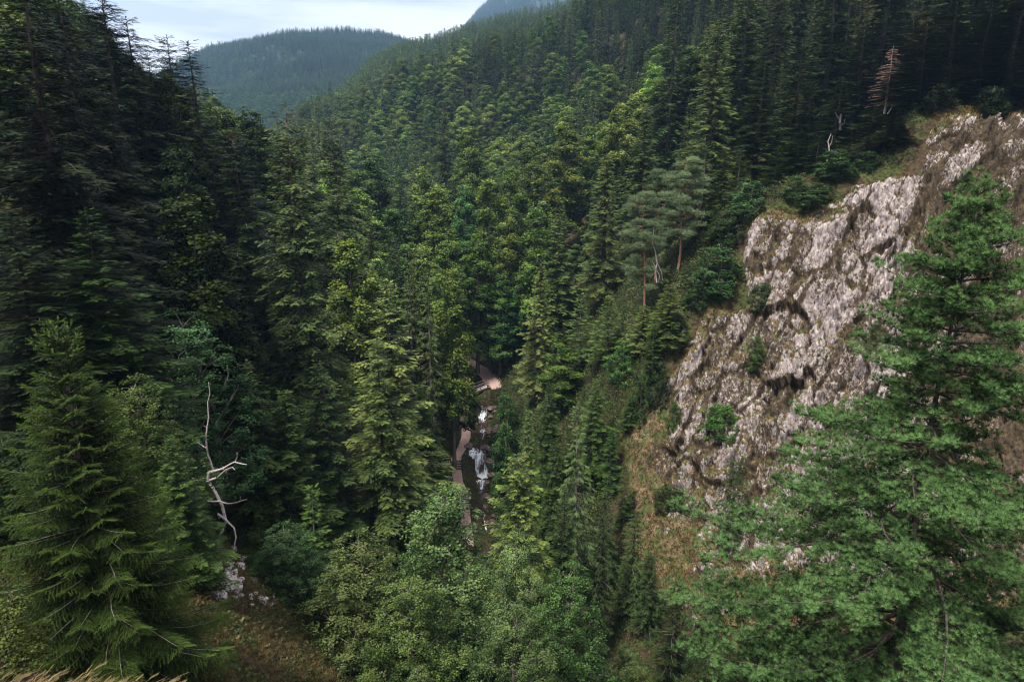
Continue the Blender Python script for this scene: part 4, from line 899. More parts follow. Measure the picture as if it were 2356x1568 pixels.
keyz = zbuf.copy()
clear |= in_poly(XX, YY, [(200,-50),(262,100),(340,175),(385,210),(470,200),(525,262),(600,300),(700,262),(700,200),(500,150),(300,-50)])   # the skyline firs stand free
# fill: jittered grid, denser near; height, kind and tint vary with stands
cand = []
yy = 30.0
while yy < 545:
    st = 5.6 + yy*0.0025
    for xx in np.arange(-0.82*yy-25, 0.82*yy+25, st): cand.append((xx+rng.uniform(-.38, .38)*st, yy+rng.uniform(-.4, .4)*st))
    yy += st
cand = np.array(cand); chz = H(cand[:, 0], cand[:, 1])
C3 = np.stack([cand[:, 0], cand[:, 1], chz*0], 1)
stand = fbm(C3/55, 3, 400); stand2 = fbm(C3/22, 2, 500); tn = fbm(C3/30, 3, 600)
fill = []
for (x, y), z, s1, s2, s3 in zip(cand, chz, stand, stand2, tn):
    d2 = min((t[0]-x)**2+(t[1]-y)**2 for t in trees)
    if d2 < 7.0 or any((t[0]-x)**2+(t[1]-y)**2 < (0.75*t[4]+1.8)**2 for t in trees): continue
    if 60 < y < 150 and abs(x+5) < 25:
        dw = min(poly_near(np.array([x]), np.array([y]), PL)[0][0] for PL in (PATH, PATH2, WATER))
        if dw < 7.0: continue
    valley = math.exp(-((z+30)/22.0)**2)*(1 if y > 110 else .5)
    isb = (s1*0.9+s2*0.5+rng.uniform(-.12, .12)+valley*0.16) > 0.80
    if isb: kd = 'beech_%d' % rng.integers(0, 4); h = rng.uniform(14, 25); Rt = h*rng.uniform(.19, .29)
    else:
        q = s2+rng.uniform(-.15, .15)
        kd = ('spruce_%d' % rng.integers(0, 3)) if q > 0.5 else ('fir_%d' % rng.integers(0, 3))
        if rng.random() < .05: kd = 'oldfir_%d' % rng.integers(0, 2)
        h = rng.uniform(13, 32)*(0.75+0.5*s1); Rt = h*rng.uniform(.11, .18)
        if y > 180 and x > -40 and z > 0: h *= .85
    if y < 125: h = min(h, 22)
    if y < 62: isb = True; kd = 'closebroad_%d' % rng.integers(0, 2); h = rng.uniform(9, 14); Rt = h*.25
    ok = False
    for sc in (1, .75, .55, .36):
        out, d = sil(x, y, z, z+h*sc, Rt*sc, isb); tot = sum(b-a+1 for _, a, b in out if b >= a)
        if tot <= 3: break
        cv = sum(int(clear[r, a:b+1].sum()) for r, a, b in out if b >= a)
        kz = sum(int((keyz[r, a:b+1][(keyz[r, a:b+1] < 1e8)] > d+1).sum()) for r, a, b in out if b >= a)
        if cv < 0.02*tot+1 and kz < 0.15*tot: ok = True; break
    if not ok: continue
    dk = 1-0.5*sstep(1500, 2000, project(x, y, z+h*.6)[0])*(y < 190)  # vignette shade towards the right, put into the tint
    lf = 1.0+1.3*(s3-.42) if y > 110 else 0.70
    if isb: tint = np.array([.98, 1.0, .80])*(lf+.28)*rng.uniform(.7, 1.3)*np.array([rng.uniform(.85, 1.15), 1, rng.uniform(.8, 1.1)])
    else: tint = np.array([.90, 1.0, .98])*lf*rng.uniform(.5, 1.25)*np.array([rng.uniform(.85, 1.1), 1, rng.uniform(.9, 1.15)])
    if x < -25 and y < 110: tint = tint*.5  # left bank shade put into the tint
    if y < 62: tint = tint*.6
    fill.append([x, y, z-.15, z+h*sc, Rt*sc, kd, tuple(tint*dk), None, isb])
allt = [(t, True) for t in trees]+[(t, False) for t in fill]
allt.sort(key=lambda q: q[0][1]); vis = []
zb2 = np.zeros((NBH, NBW), bool)
for t, k in allt:
    out, d = sil(t[0], t[1], t[2], t[3], t[4], t[5].startswith(('beech', 'close', 'bush'))); v = 0
    for r, a_, b_ in out:
        if b_ < a_: continue
        s = zb2[r, a_:b_+1]; v += int((~s).sum()); s[:] = True
    vis.append(v)
order = sorted([i for i in range(len(allt)) if not allt[i][1] and vis[i] > 0], key=lambda i: -vis[i])
NTH = 225
things = set(order[:NTH]); 
# words for the fill trees: their look, then where they stand
LM = [(t[0], t[1], t[2], t[7]) for t in trees]
SHORT = [(1242,606,108,'the slender olive spruce'),(1576,366,92,'the tallest pine'),(640,236,70,'the grey-topped giant fir'),(1004,425,145,'the layered olive beech'),(1022,236,170,'the lone dark fir'),
 (1300,288,158,'the bright domed beech'),(1650,45,114,'the giant olive spruce'),(1400,352,112,'the shaggy olive spruce'),(850,345,165,'the wide grey-green beech'),(800,552,84,'the glowing yellow beech'),
 (880,645,66,'the light olive fir'),(1728,408,89,'the cliff-top oak bush'),(1220,330,172,'the round yellowish beech'),(440,98,90,'the broad skyline fir'),(1078,292,178,'the tall dull beech'),(1880,190,98,'the white broken stump'),
 (1090,1070,100,'the waterfall'),(1100,900,118,'the footbridge'),(1482,243,122,'the tall uphill spruce'),(1126,412,142,'the torn-limbed beech'),(972,385,160,'the yellow-green valley beech'),(768,264,92,'the narrow dead-tipped fir'),
 (2055,108,94,'the brown dead spruce'),(1000,1105,44,'the big pale broadleaf'),(430,448,60,'the cone-shaped olive beech'),(1335,928,64,'the hanging-twigged spruce'),(1555,-20,150,'the blue-green uphill fir')]
SP3 = [(at(a, b, c), n, a, b) for a, b, c, n in SHORT]
used = {}
def relation(t):
    px, py, _ = project(t[0], t[1], t[3]); best = sorted(((px-a)**2+(py-b)**2*1.5, n, a, b, P) for P, n, a, b in SP3)
    _, n, a, b, P = best[0]; dx, dy, dY = px-a, py-b, t[1]-P.y
    far = 'far ' if math.hypot(dx, dy) > 130 else ('' if math.hypot(dx, dy) > 60 else 'close ')
    side = 'left of' if dx < -22 else 'right of' if dx > 22 else ''
    vert = 'above' if dy < -25 else 'below' if dy > 25 else ''
    w = (vert+' and '+side) if vert and side else (vert or side or 'behind')
    return far+w+' '+n, math.hypot(dx, dy)
def look(t):
    kd = t[5].split('_')[0]; s = {'fir': 'fir', 'oldfir': 'ragged fir', 'spruce': 'spruce', 'beech': 'beech', 'closebroad': 'broadleaf tree'}[kd]
    m = sum(t[6])/3; c = ('pale ' if m > 1.0 else '' if m > .8 else 'dull ' if m > .62 else 'dark ' if m > .42 else 'near-black ')
    hh = t[3]-t[2]; z = 'tall' if hh > 22 else 'medium' if hh > 15.5 else 'short'; w = t[4]/hh
    f = 'slim ' if w < (.128 if kd != 'beech' else .22) else 'broad ' if w > (.145 if kd != 'beech' else .25) else ''
    hue = '' if kd != 'beech' else ('yellowish ' if t[6][0] > t[6][1]*1.04 else '')
    return (z+' '+c+f+hue+s).replace('  ', ' ')
ORD = ['nearest', 'second nearest', 'third nearest', 'fourth nearest', 'fifth nearest', 'sixth nearest', 'seventh nearest', 'eighth nearest']
lab = {}
for i in things:
    t = allt[i][0]; r, dd_ = relation(t); lab.setdefault((look(t), r), []).append((dd_, i))
for (lk, r), L2 in lab.items():
    L2.sort()
    for n, (dd_, i) in enumerate(L2):
        allt[i][0][7] = (lk+' '+r) if len(L2) == 1 else (lk+' '+r+', '+ORD[min(n, 7)])
nb = 0
for i, (t, k) in enumerate(allt):
    if k or i in things:
        tl = (0, 0) if k else (rng.normal(0, .022), rng.normal(0, .022))
        if 'leaning half-bare' in t[7]: tl = (0, R_(-4))
        g = None if k else ('beeches on the valley slopes' if t[8] else 'conifers on the valley slopes')
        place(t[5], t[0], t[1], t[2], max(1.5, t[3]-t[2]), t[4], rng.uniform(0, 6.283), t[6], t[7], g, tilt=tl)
rest = [t for i, (t, k) in enumerate(allt) if not k and i not in things]
HT = sorted([(t[3]-t[2], t[7]) for t in trees])

# ------------------------------------------------------------------ woods too many to count
PC = bpy.data.collections.new('forest_tree_shapes')      # not linked to the scene: only the woods draw from it
def joined(key):
    p = PRO[key]; a = Acc()
    bmv = []
    me = bpy.data.meshes.new(key+'_whole'); import bmesh
    bm = bmesh.new(); bm.from_mesh(p['crown']); nfc = len(bm.faces); bm.from_mesh(p['trunk'])
    bm.faces.ensure_lookup_table()
    for f in bm.faces[nfc:]: f.material_index = 1
    bm.to_mesh(me); bm.free(); me.materials.clear(); me.materials.append(p['crown'].materials[0]); me.materials.append(p['trunk'].materials[0]); return me
WK = ['farbeech_0', 'farbeech_1', 'farfir_0', 'farfir_1', 'farfir_2', 'fir_0', 'fir_1', 'spruce_0', 'spruce_1', 'beech_0', 'beech_2']
for i, k in enumerate(WK):
    o = bpy.data.objects.new('shape_%s_%s' % (chr(97+i), k), joined(k)); PC.objects.link(o)
def woods(name, P, S, idx, label, color=(1, 1, 1), r=None):
    me = bpy.data.meshes.new(name); me.vertices.add(len(P)); me.vertices.foreach_set('co', np.asarray(P, np.float32).ravel())
    a = me.attributes.new('size', 'FLOAT_VECTOR', 'POINT'); a.data.foreach_set('vector', np.asarray(S, np.float32).ravel())
    a = me.attributes.new('kind', 'INT', 'POINT'); a.data.foreach_set('value', np.asarray(idx, np.int32))
    rt = np.zeros((len(P), 3), np.float32); rt[:, 2] = np.random.default_rng(3).uniform(0, 6.28, len(P))
    a = me.attributes.new('turn', 'FLOAT_VECTOR', 'POINT'); a.data.foreach_set('vector', rt.ravel())
    o = obj(name, me, kind='stuff', label=label, category='forest'); o.color = (*color, 1)
    g = bpy.data.node_groups.new(name, 'GeometryNodeTree'); g.interface.new_socket('Geometry', in_out='INPUT', socket_type='NodeSocketGeometry'); g.interface.new_socket('Geometry', in_out='OUTPUT', socket_type='NodeSocketGeometry')
    gi = g.nodes.new('NodeGroupInput'); go = g.nodes.new('NodeGroupOutput'); ip = g.nodes.new('GeometryNodeInstanceOnPoints'); ci = g.nodes.new('GeometryNodeCollectionInfo')
    ci.inputs['Collection'].default_value = PC; ci.inputs['Separate Children'].default_value = True; ci.inputs['Reset Children'].default_value = True
    def nat(n, ty):
        q = g.nodes.new('GeometryNodeInputNamedAttribute'); q.data_type = ty; q.inputs[0].default_value = n; return q
    m2p = g.nodes.new('GeometryNodeMeshToPoints'); g.links.new(gi.outputs[0], m2p.inputs[0])
    g.links.new(m2p.outputs[0], ip.inputs['Points']); g.links.new(ci.outputs[0], ip.inputs['Instance']); ip.inputs['Pick Instance'].default_value = True
    q = nat('kind', 'INT'); g.links.new(q.outputs[0], ip.inputs['Instance Index'])
    q = nat('turn', 'FLOAT_VECTOR'); g.links.new(q.outputs[0], ip.inputs['Rotation'])
    q = nat('size', 'FLOAT_VECTOR'); g.links.new(q.outputs[0], ip.inputs['Scale']); g.links.new(ip.outputs[0], go.inputs[0])
    md = o.modifiers.new('woods', 'NODES'); md.node_group = g; return o
WI = {k: i for i, k in enumerate(WK)}
def wk(t):
    far = t[1] > 230; kd = t[5].split('_')[0]
    if kd == 'beech': return ('farbeech_%d' % rng.integers(0, 2)) if far else ('beech_0', 'beech_2')[rng.integers(0, 2)]
    if far: return 'farfir_%d' % rng.integers(0, 3)
    return ('spruce_%d' if kd == 'spruce' else 'fir_%d') % rng.integers(0, 2)
ks = [wk(t) for t in rest]
woods('forest', [(t[0], t[1], t[2]) for t in rest], [(t[4]/PRO[k]['R'], t[4]/PRO[k]['R'], (t[3]-t[2])/PRO[k]['H']) for t, k in zip(rest, ks)], [WI[k] for k in ks],
      'dense mixed forest covering the valley slopes between the nearer trees', (.86, .90, .80))

# ------------------------------------------------------------------ far hills
def hill(name, crest, base, rows=70, back=250, seed=1, amp=22, trees=3000, hh=(17, 27), pb=.3, label='', color=(1, 1, 1), spread=1.0):
    """crest and base given as (px, py, Y) on the photograph; a sheet between them that also falls away behind"""
    C = np.array([at(*c) for c in crest]); B = np.array([at(*b) for b in base]); n = 90
    def res(A):
        s = np.linspace(0, 1, len(A)); t = np.linspace(0, 1, n); return np.stack([np.interp(t, s, A[:, k]) for k in range(3)], 1)
    C, B = res(C), res(B); C[:, 2] -= hh[1]*0.9
    V = []
    for r in range(rows+14):
        u = r/rows
        if u <= 1: w = u + 0.10*math.sin(u*math.pi)*1.0; w = min(1, w); P = B*(1-u)+C*u; P[:, 2] = B[:, 2]*(1-w)+C[:, 2]*w
        else: P = C.copy(); P[:, 1] += back*(u-1)*6; P[:, 2] -= (u-1)**2*back*5
        ns = (fbm(P*np.array([1, 1, 0])/140, 4, seed)-0.5)*amp*2*math.sin(min(1, u)*math.pi); P = P.copy(); P[:, 2] += ns; V.append(P)
    V = np.array(V); R0 = len(V); i = np.arange(R0-1)[:, None]*n + np.arange(n-1)[None]
    a = Acc(); a.add(V.reshape(-1, 3), np.stack([i, i+1, i+n+1, i+n], -1).reshape(-1, 4))
    obj(name, a.mesh(name, M_HILL, smooth=True, attr=False), kind='structure')
    g = np.random.default_rng(seed+40); fr = g.uniform(0, rows+2, trees); fc = g.uniform(0, n-1.01, trees)
    r0, c0 = fr.astype(int), fc.astype(int); a_, b_ = (fr-r0)[:, None], (fc-c0)[:, None]
    P = V[r0, c0]*(1-a_)*(1-b_)+V[r0+1, c0]*a_*(1-b_)+V[r0, c0+1]*(1-a_)*b_+V[r0+1, c0+1]*a_*b_
    s1 = fbm(P*np.array([1, 1, 0])/120, 3, seed+9); top = fr/rows
    isb = (s1+g.uniform(-.15, .15, trees)-0.25*top) > (1-pb)*0.80
    idx = np.where(isb, g.integers(0, 2, trees), g.integers(2, 5, trees)); h = g.uniform(hh[0], hh[1], trees)*np.where(isb, .85, 1)
    w = h*np.where(isb, .21, .135)*g.uniform(.85, 1.2, trees)*spread
    Rr = np.array([PRO[k]['R'] for k in WK])[idx]; Hr = np.array([PRO[k]['H'] for k in WK])[idx]
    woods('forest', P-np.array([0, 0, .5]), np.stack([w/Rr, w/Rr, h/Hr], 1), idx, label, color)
hill('hill', [(300,205,1500),(400,150,1700),(480,107,1900),(560,90,2000),(680,79,2050),(790,84,2050),(870,88,2000),(920,88,1950),(1010,105,1900),(1150,120,1800)],
     [(300,400,700),(480,360,720),(600,330,720),(700,320,720),(800,300,750),(900,290,800),(1000,290,850),(1150,290,900)], seed=11, trees=24000, hh=(12, 21), spread=1.15, back=500, amp=38, pb=.34,
     label='conifer forest covering the long far hill below the clouds', color=(.72,.95,1.25))  # blue tint paints extra distance haze into the needle colour
hill('hill', [(690,262,560),(760,218,600),(820,165,640),(860,128,690),(920,98,740),(1000,78,780),(1080,55,800),(1180,28,800),(1345,-10,780),(1500,-70,740)],
     [(690,330,430),(800,330,430),(900,320,430),(1000,300,430),(1150,260,430),(1345,220,420),(1500,200,420)], seed=23, trees=6500, back=200, amp=10, pb=.36,
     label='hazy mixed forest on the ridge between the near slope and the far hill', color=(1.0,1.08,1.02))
hill('mountain', [(1020,110,2700),(1070,55,2800),(1100,18,2850),(1130,-8,2900),(1200,-40,2900),(1345,-60,2900),(1500,-80,2900)],
     [(1020,220,1500),(1150,200,1500),(1345,180,1500),(1500,160,1500)], seed=37, trees=8000, back=500, amp=20, pb=.05,
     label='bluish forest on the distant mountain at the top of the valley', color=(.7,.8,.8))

# ------------------------------------------------------------------ haze
def haze():
    a = Acc(); x0, x1, y0, y1, z0, z1 = -1900, 1900, -120, 3200, -75, 640
    v = [(x, y, z) for x in (x0, x1) for y in (y0, y1) for z in (z0, z1)]
    a.add(v, [[0, 1, 3, 2], [4, 6, 7, 5], [0, 4, 5, 1], [2, 3, 7, 6], [0, 2, 6, 4], [1, 5, 7, 3]])
    m, t = mat_new('thin_blue_air'); pv = N(t, 'ShaderNodeVolumePrincipled'); pv.inputs['Color'].default_value = (0.40, 0.64, 1.0, 1); pv.inputs['Density'].default_value = 0.00013; pv.inputs['Anisotropy'].default_value = 0.2
    o = N(t, 'ShaderNodeOutputMaterial'); t.links.new(pv.outputs[0], o.inputs['Volume'])
    obj('haze', a.mesh('haze', m, attr=False), kind='stuff')
haze()
# ------------------------------------------------------------------ near trees and dead wood
def shoot_template(n=12, ln=0.22, wd=0.035, sp=0.75, seed=1):
    """a needle-clad twig end: thin blades angled forward round the stem"""
    g = np.random.default_rng(seed); v, f = [], []
    for k in range(n):
        t = k/n; az = k*2.4+g.uniform(-.3, .3); d = np.array([math.cos(sp), math.sin(sp)*math.cos(az), math.sin(sp)*math.sin(az)]); b = np.array([t*0.85, 0, 0]); w = np.array([0, -math.sin(az), math.cos(az)])*wd
        m = len(v); v += [b-w, b+w, b+d*ln*(1.15-.3*t)]; f.append((m, m+1, m+2))
    m = len(v); v += [(0, -.02, 0), (0, .02, 0), (1, 0, 0)]; f.append((m, m+1, m+2))
    return T3(v, f)
def young_spruce():
    """the bright spruce in front at the left: sweeping boughs hung with twigs"""
    g = np.random.default_rng(2024); cr = Acc(); tk = Acc(); Ht = 17.0
    zt = np.linspace(0, Ht, 14); tube(tk, [(.06*math.sin(z*.5), .05*math.cos(z*.4), z) for z in zt], .20*(1-.94*zt/Ht)+.006, 8)
    P, X, Z, S, A = [], [], [], [], []; up = np.array([0, 0, 1.0])
    z = 1.0
    while z < Ht-.15:
        u = (Ht-z)/Ht; r = 0.22+4.9*u**0.88
        if z < 4: r *= 1-.10*(4-z)/3
        m = int(5+3*min(1, u*2)); a0 = g.uniform(0, 6.28)
        for k in range(m):
            az = a0+k*6.283/m+g.uniform(-.25, .25); Lb = r*g.uniform(.66, 1.12); e = .55*(1-u)**1.2+.02+g.uniform(-.08, .08)
            if u < .08: e += .5
            d = np.array([math.cos(az), math.sin(az), 0]); lat = np.array([-d[1], d[0], 0]); b0 = np.array([0, 0, z+g.uniform(-.12, .12)])
            dr = min(.34, .05+.30*u*1.3)
            Pt = lambda s: b0+d*Lb*s+up*Lb*(math.tan(e)*s-dr*1.9*s*s+dr*1.25*s**3)+lat*Lb*.04*math.sin(4*s+k)
            tube(tk, [Pt(s) for s in np.linspace(0, .95, 5)], np.linspace(.022, .005, 5)*(0.5+Lb/4), 4)
            s = 0.16 if Lb > 1 else 0.02
            while s < 1.0:
                base = Pt(s); T = Pt(min(1, s+.03))-base; T /= np.linalg.norm(T)+1e-9
                w = min(1.05, (.36*Lb*(1-s)**.6+.16)*g.uniform(.6, 1.15))
                for sd_ in (-1, 1):
                    dr_ = norm(T*.75+lat*sd_*.75+up*-.12); n = max(1, int(w/.13))
                    for j in range(n+1):
                        q = base+dr_*j*.13+up*(-.5*(j*.13)**2)
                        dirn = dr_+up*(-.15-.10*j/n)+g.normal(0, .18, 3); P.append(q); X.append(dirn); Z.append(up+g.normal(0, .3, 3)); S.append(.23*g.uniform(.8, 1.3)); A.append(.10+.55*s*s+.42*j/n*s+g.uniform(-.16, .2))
                        if w > .3 and g.random() < .22*(1-.5*s) and u > .2:   # hanging twigs
                            hl = g.uniform(.1, .42)
                            for h in np.arange(0.05, hl, .14): P.append(q-up*h); X.append(-up+g.normal(0, .25, 3)); Z.append(lat); S.append(.19); A.append(.12+.25*s+g.uniform(-.1, .2))
                s += .115/max(Lb, .5)*g.uniform(.8, 1.25)
            q = Pt(1.0); T = Pt(1.0)-Pt(.93)
            for _ in range(3): P.append(q-T*g.random()); X.append(T/np.linalg.norm(T)+g.normal(0, .25, 3)); Z.append(up); S.append(.24); A.append(.85)
        z += .30*(0.75+.45*u)*g.uniform(.85, 1.15)
    for k in range(9):
        az = k*2.4; P.append(np.array([0, 0, Ht-.9+k*.1])); X.append(np.array([math.cos(az)*.5, math.sin(az)*.5, .8])); Z.append(up); S.append(.26); A.append(.8)
    P.append(np.array([0, 0, Ht-.1])); X.append(up); Z.append(np.array([1, 0, 0])); S.append(.55); A.append(.85)
    scatter(cr, shoot_template(12, .27, .05), P, X, Z, S, A); return cr, tk, None
proto('youngspruce_0', young_spruce(), M_HSP, M_BARK, 17, 5.0)
NAMEOF['youngspruce'] = ('spruce_tree', 'spruce')
top = at(131, 772, 21.5); zb = Hs(top.x, top.y)
place('youngspruce_0', top.x, top.y, top.z-17.0, 17.0, 5.0, 0.6, (.60, .66, .56), 'young bright green spruce with hanging twigs, large in the lower left')

def white_pine():
    g = np.random.default_rng(77); tk = Acc(); Ht = 27.0; up = np.array([0, 0, 1.0]); TP, TX, TA = [], [], []
    zt = np.linspace(0, Ht, 14); tube(tk, [(.10*math.sin(z*.3), .08*math.cos(z*.35), z) for z in zt], .24*(1-.95*zt/Ht)+.01, 8)
    def rad(h):                                    # h metres below the top
        return np.interp(h, [0, 1.2, 3, 5, 7.5, 9.5, 11, 13, 16, 20], [.35, 1.0, 2.2, 3.2, 3.6, 4.4, 6.4, 7.6, 8.8, 8.6])
    h = .35
    while h < 21:
        r0 = rad(h); m = 6 if h > 6 else 5 if h > 2 else 4; a0 = g.uniform(0, 6.28)
        for k in range(m):
            az = a0+k*6.283/m+g.uniform(-.3, .3)
            d = np.array([math.cos(az), math.sin(az), 0]); lat = np.array([-d[1], d[0], 0]); side = -d[0]*.5+.5  # 1 towards the valley (-x)
            r = r0*(g.uniform(.62, 1.08) if (k < 4 or h < 6) else g.uniform(.25, .45))*(.72+.36*side if h > 9 else 1)
            e = .85*math.exp(-h/3)+.06-.012*h+g.uniform(-.2, .2); b0 = np.array([.1*math.sin((Ht-h)*.3), .08*math.cos((Ht-h)*.35), Ht-h])
            wig = g.uniform(-.2, .2)
            Pt = lambda s: b0+d*r*s+up*r*(math.tan(e)*s-.26*s*s+.24*s**3)+lat*r*wig*math.sin(3.4*s)
            tube(tk, [Pt(s) for s in np.linspace(0, 1, 7)], np.linspace(.042, .008, 7)*(.45+r/5), 5)
            s = .28 if r > 3 else .12
            while s < 1.0:
                base = Pt(s); T = norm(Pt(min(1, s+.04))-base+1e-9)
                w = min(1.7, (.33*r*(1-s)**.55+.25)*g.uniform(.55, 1.1))
                for sd_ in (-1, 1):
                    if g.random() < .2: continue
                    dr_ = norm(T*.8+lat*sd_*.8+up*g.uniform(-.02, .3)); tube(tk, [base, base+dr_*w*.5, base+dr_*w*.9+up*.1*w], [.014, .010, .005], 3)
                    for j in np.arange(.25 if w > .7 else .1, w+.1, .26):
                        q = base+dr_*j+up*(.12*j*j/w); c = q+up*.06+g.normal(0, .07, 3); ns = 8 if j > .45*w else 4; rr = .19*g.uniform(.6, 1.5)
                        tn_ = g.uniform(-.30, .18)
                        for _ in range(ns):
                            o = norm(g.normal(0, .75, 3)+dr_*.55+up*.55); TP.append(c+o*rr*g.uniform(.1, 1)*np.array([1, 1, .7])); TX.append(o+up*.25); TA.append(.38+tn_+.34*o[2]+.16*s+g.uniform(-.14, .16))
                s += .30/max(r, .6)*g.uniform(.75, 1.25)
            for _ in range(6): TP.append(Pt(1.0)+g.normal(0, .09, 3)); TX.append(norm(Pt(1.0)-Pt(.9))+g.normal(0, .4, 3)+up*.3); TA.append(.75)
        h += (.46 if h < 8 else .58)*g.uniform(.6, 1.45)
    for k in range(26): TP.append(np.array([0, 0, Ht-k*.03])); TX.append(g.normal(0, .5, 3)+up*.9); TA.append(.6)
    v, f = [], []
    for k in range(15):
        az = k*2.4; sp = .25+.95*((k*.618) % 1); n = len(v); c, s_ = math.cos(az), math.sin(az); w = .045
        v += [(0, -w*s_, w*c), (0, w*s_, -w*c), (math.cos(sp), math.sin(sp)*c, math.sin(sp)*s_)]; f.append((n, n+1, n+2))
    cr = Acc(); TP = np.array(TP); scatter(cr, T3(v, f), TP, TX, g.normal(0, 1, (len(TP), 3)), g.uniform(.14, .21, len(TP)), TA)
    print('white pine tufts', len(TP)); return cr, tk, None
proto('whitepine_0', white_pine(), M_WPN, M_DBARK, 27, 8.8)
NAMEOF['whitepine'] = ('pine_tree', 'pine')
top = at(2243, 428, 24.6)
place('whitepine_0', top.x, top.y, top.z-27.0, 27.0, 8.8, 0.0, (.86, .90, .76), 'large soft-needled green pine in the right foreground, in front of the cliff')

# bare snag: limbs traced on the photograph, given depth and thickness at 38 m
def limb(acc, pts, r0, r1, Y=38.0, depth=0.0):
    P = [at(x, y, Y+depth*i/len(pts)) for i, (x, y) in enumerate(pts)]; Q = [P[0]]
    for a, b in zip(P[:-1], P[1:]): Q += [a.lerp(b, .5)+Vector((rng.uniform(-.03, .03), 0, rng.uniform(-.03, .03))), b]
    tube(acc, [tuple(q) for q in Q], np.linspace(r0, r1, len(Q)), 7)
sn = bpy.data.objects.new('dead_tree', None); COL.objects.link(sn); sb = at(500, 1300, 38); sn['label'] = 'bleached bare snag with twisted limbs standing above the rocky knoll'; sn['category'] = 'dead tree'; sn.location = sb
a = Acc(); limb(a, [(512,1330),(505,1290),(500,1240),(520,1200),(512,1165),(495,1130),(478,1105),(480,1085)], .11, .08); T_ = obj('trunk', a.mesh('trunk', M_DEAD, smooth=True, attr=False))
def sbranch(pts, r0, r1, depth=0.0):
    a = Acc(); limb(a, pts, r0*.75, r1*.75, depth=depth)
    for _ in range(len(pts)+2):                                  # short dead twigs along the limb
        i = rng.integers(0, len(pts)-1); u = rng.random(); q = np.array(at(pts[i][0]*(1-u)+pts[i+1][0]*u, pts[i][1]*(1-u)+pts[i+1][1]*u, 38+depth*(i+u)/len(pts))); w = rng.normal(0, .16, 3)+np.array([0, 0, .12])
        tube(a, [q, q+w*.6, q+w+np.array([rng.uniform(-.05, .05), 0, .03])], [.014, .010, .004], 4); o = obj('limb', a.mesh('limb', M_DEAD, smooth=True, attr=False), sn); o.location = -sb; return o
T_.parent = sn; T_.location = -sb
sbranch([(480,1090),(490,1080),(478,1045),(474,1005),(480,960),(478,925),(483,905),(480,878)], .085, .02)
sbranch([(476,1030),(462,1022),(446,1014)], .06, .02, 1.0)
sbranch([(482,1086),(505,1080),(525,1070),(540,1062),(568,1068)], .11, .03, -1.5)
sbranch([(541,1063),(546,1050),(543,1038)], .05, .02, -1.0)
sbranch([(474,1108),(500,1098),(520,1080),(535,1074),(540,1080)], .09, .03, -2.5)
sbranch([(478,1152),(505,1152),(525,1158),(545,1155),(568,1148)], .07, .03, -1.5)
sbranch([(505,1190),(502,1182),(520,1195),(538,1213),(543,1235),(537,1272)], .10, .05, -1.0)
sbranch([(498,1215),(520,1200),(512,1190)], .09, .06, .5)
# brown dead spruce above the cliff, stumps, white stems
d1 = at(2056, 106, 94); zb = at(2050, 262, 94).z
place('deadspruce_0', d1.x, d1.y, zb, d1.z-zb, 2.3, 0.0, (1.15, 1.0, 1.0), 'brown bare dead spruce standing alone above the cliff', cat='dead spruce')
def dead_stem(pts, Y, r0, r1, name, label, twigs=()):
    t = bpy.data.objects.new(name, None); COL.objects.link(t); b = at(pts[0][0], pts[0][1], Y); t.location = b; t['label'] = label; t['category'] = 'snag'
    a = Acc(); limb(a, pts, r0, r1, Y=Y); o = obj('stem', a.mesh('stem', M_DEAD, smooth=True, attr=False), t); o.location = -b
    for tw in twigs: a = Acc(); limb(a, tw, r1*.9, r1*.4, Y=Y); o = obj('branch', a.mesh('branch', M_DEAD, smooth=True, attr=False), t); o.location = -b
dead_stem([(1933,300),(1932,280),(1935,262)], 92, .17, .12, 'broken_stump', 'white broken stump among the dark firs left of the brown dead spruce', [[(1934,278),(1926,268),(1922,258)], [(1933,290),(1941,284),(1944,274)]])
dead_stem([(1903,372),(1908,345),(1905,325),(1912,308)], 89, .09, .03, 'snag', 'white forked dead stem in the bush below the broken stump', [[(1907,340),(1914,325),(1916,312)]])
dead_stem([(2042,262),(2050,250),(2058,236),(2068,240)], 91, .06, .03, 'snag', 'crooked white dead limb at the foot of the brown dead spruce', [[(2050,250),(2052,240),(2046,234)]])
dead_stem([(1511,650),(1508,625),(1512,605),(1508,580),(1500,555),(1505,520)], 87, .10, .05, 'snag', 'twisted pale dead stem under the leaning Scots pine', [[(1508,625),(1498,635),(1494,648)], [(1512,605),(1522,625),(1524,645)], [(1508,615),(1500,600)], [(1510,622),(1517,632),(1515,650)]])

# dry grass: tussocks on the cliff ledges and the strip at its left, and stems at the camera's feet
def blades(n, spread, ln, wd, bend, seed):
    g = np.random.default_rng(seed); v, f = [], []
    for k in range(n):
        az = g.uniform(0, 6.28); o = np.array([math.cos(az), math.sin(az), 0])*spread*g.random(); d = np.array([math.cos(az), math.sin(az), 0]); w = np.array([-d[1], d[0], 0])*wd; l = ln*g.uniform(.6, 1.2); b = bend*g.uniform(.5, 1.4)
        p1 = o+d*l*b*.3+np.array([0, 0, l*.6]); p2 = o+d*l*b+np.array([0, 0, l*(1-.35*b)]); m = len(v)
        v += [o-w, o+w, p1+w*.8, p1-w*.8, p2, p2]; f += [(m, m+1, m+2), (m, m+2, m+3), (m+3, m+2, m+4)]
    return T3(v, f)
a = Acc(); g = np.random.default_rng(9)
n1c = n1; idxs = np.where((grass_a > .38) & (cm > .02) & ins)[0]; pick = g.choice(idxs, min(len(idxs), 15000), replace=False)
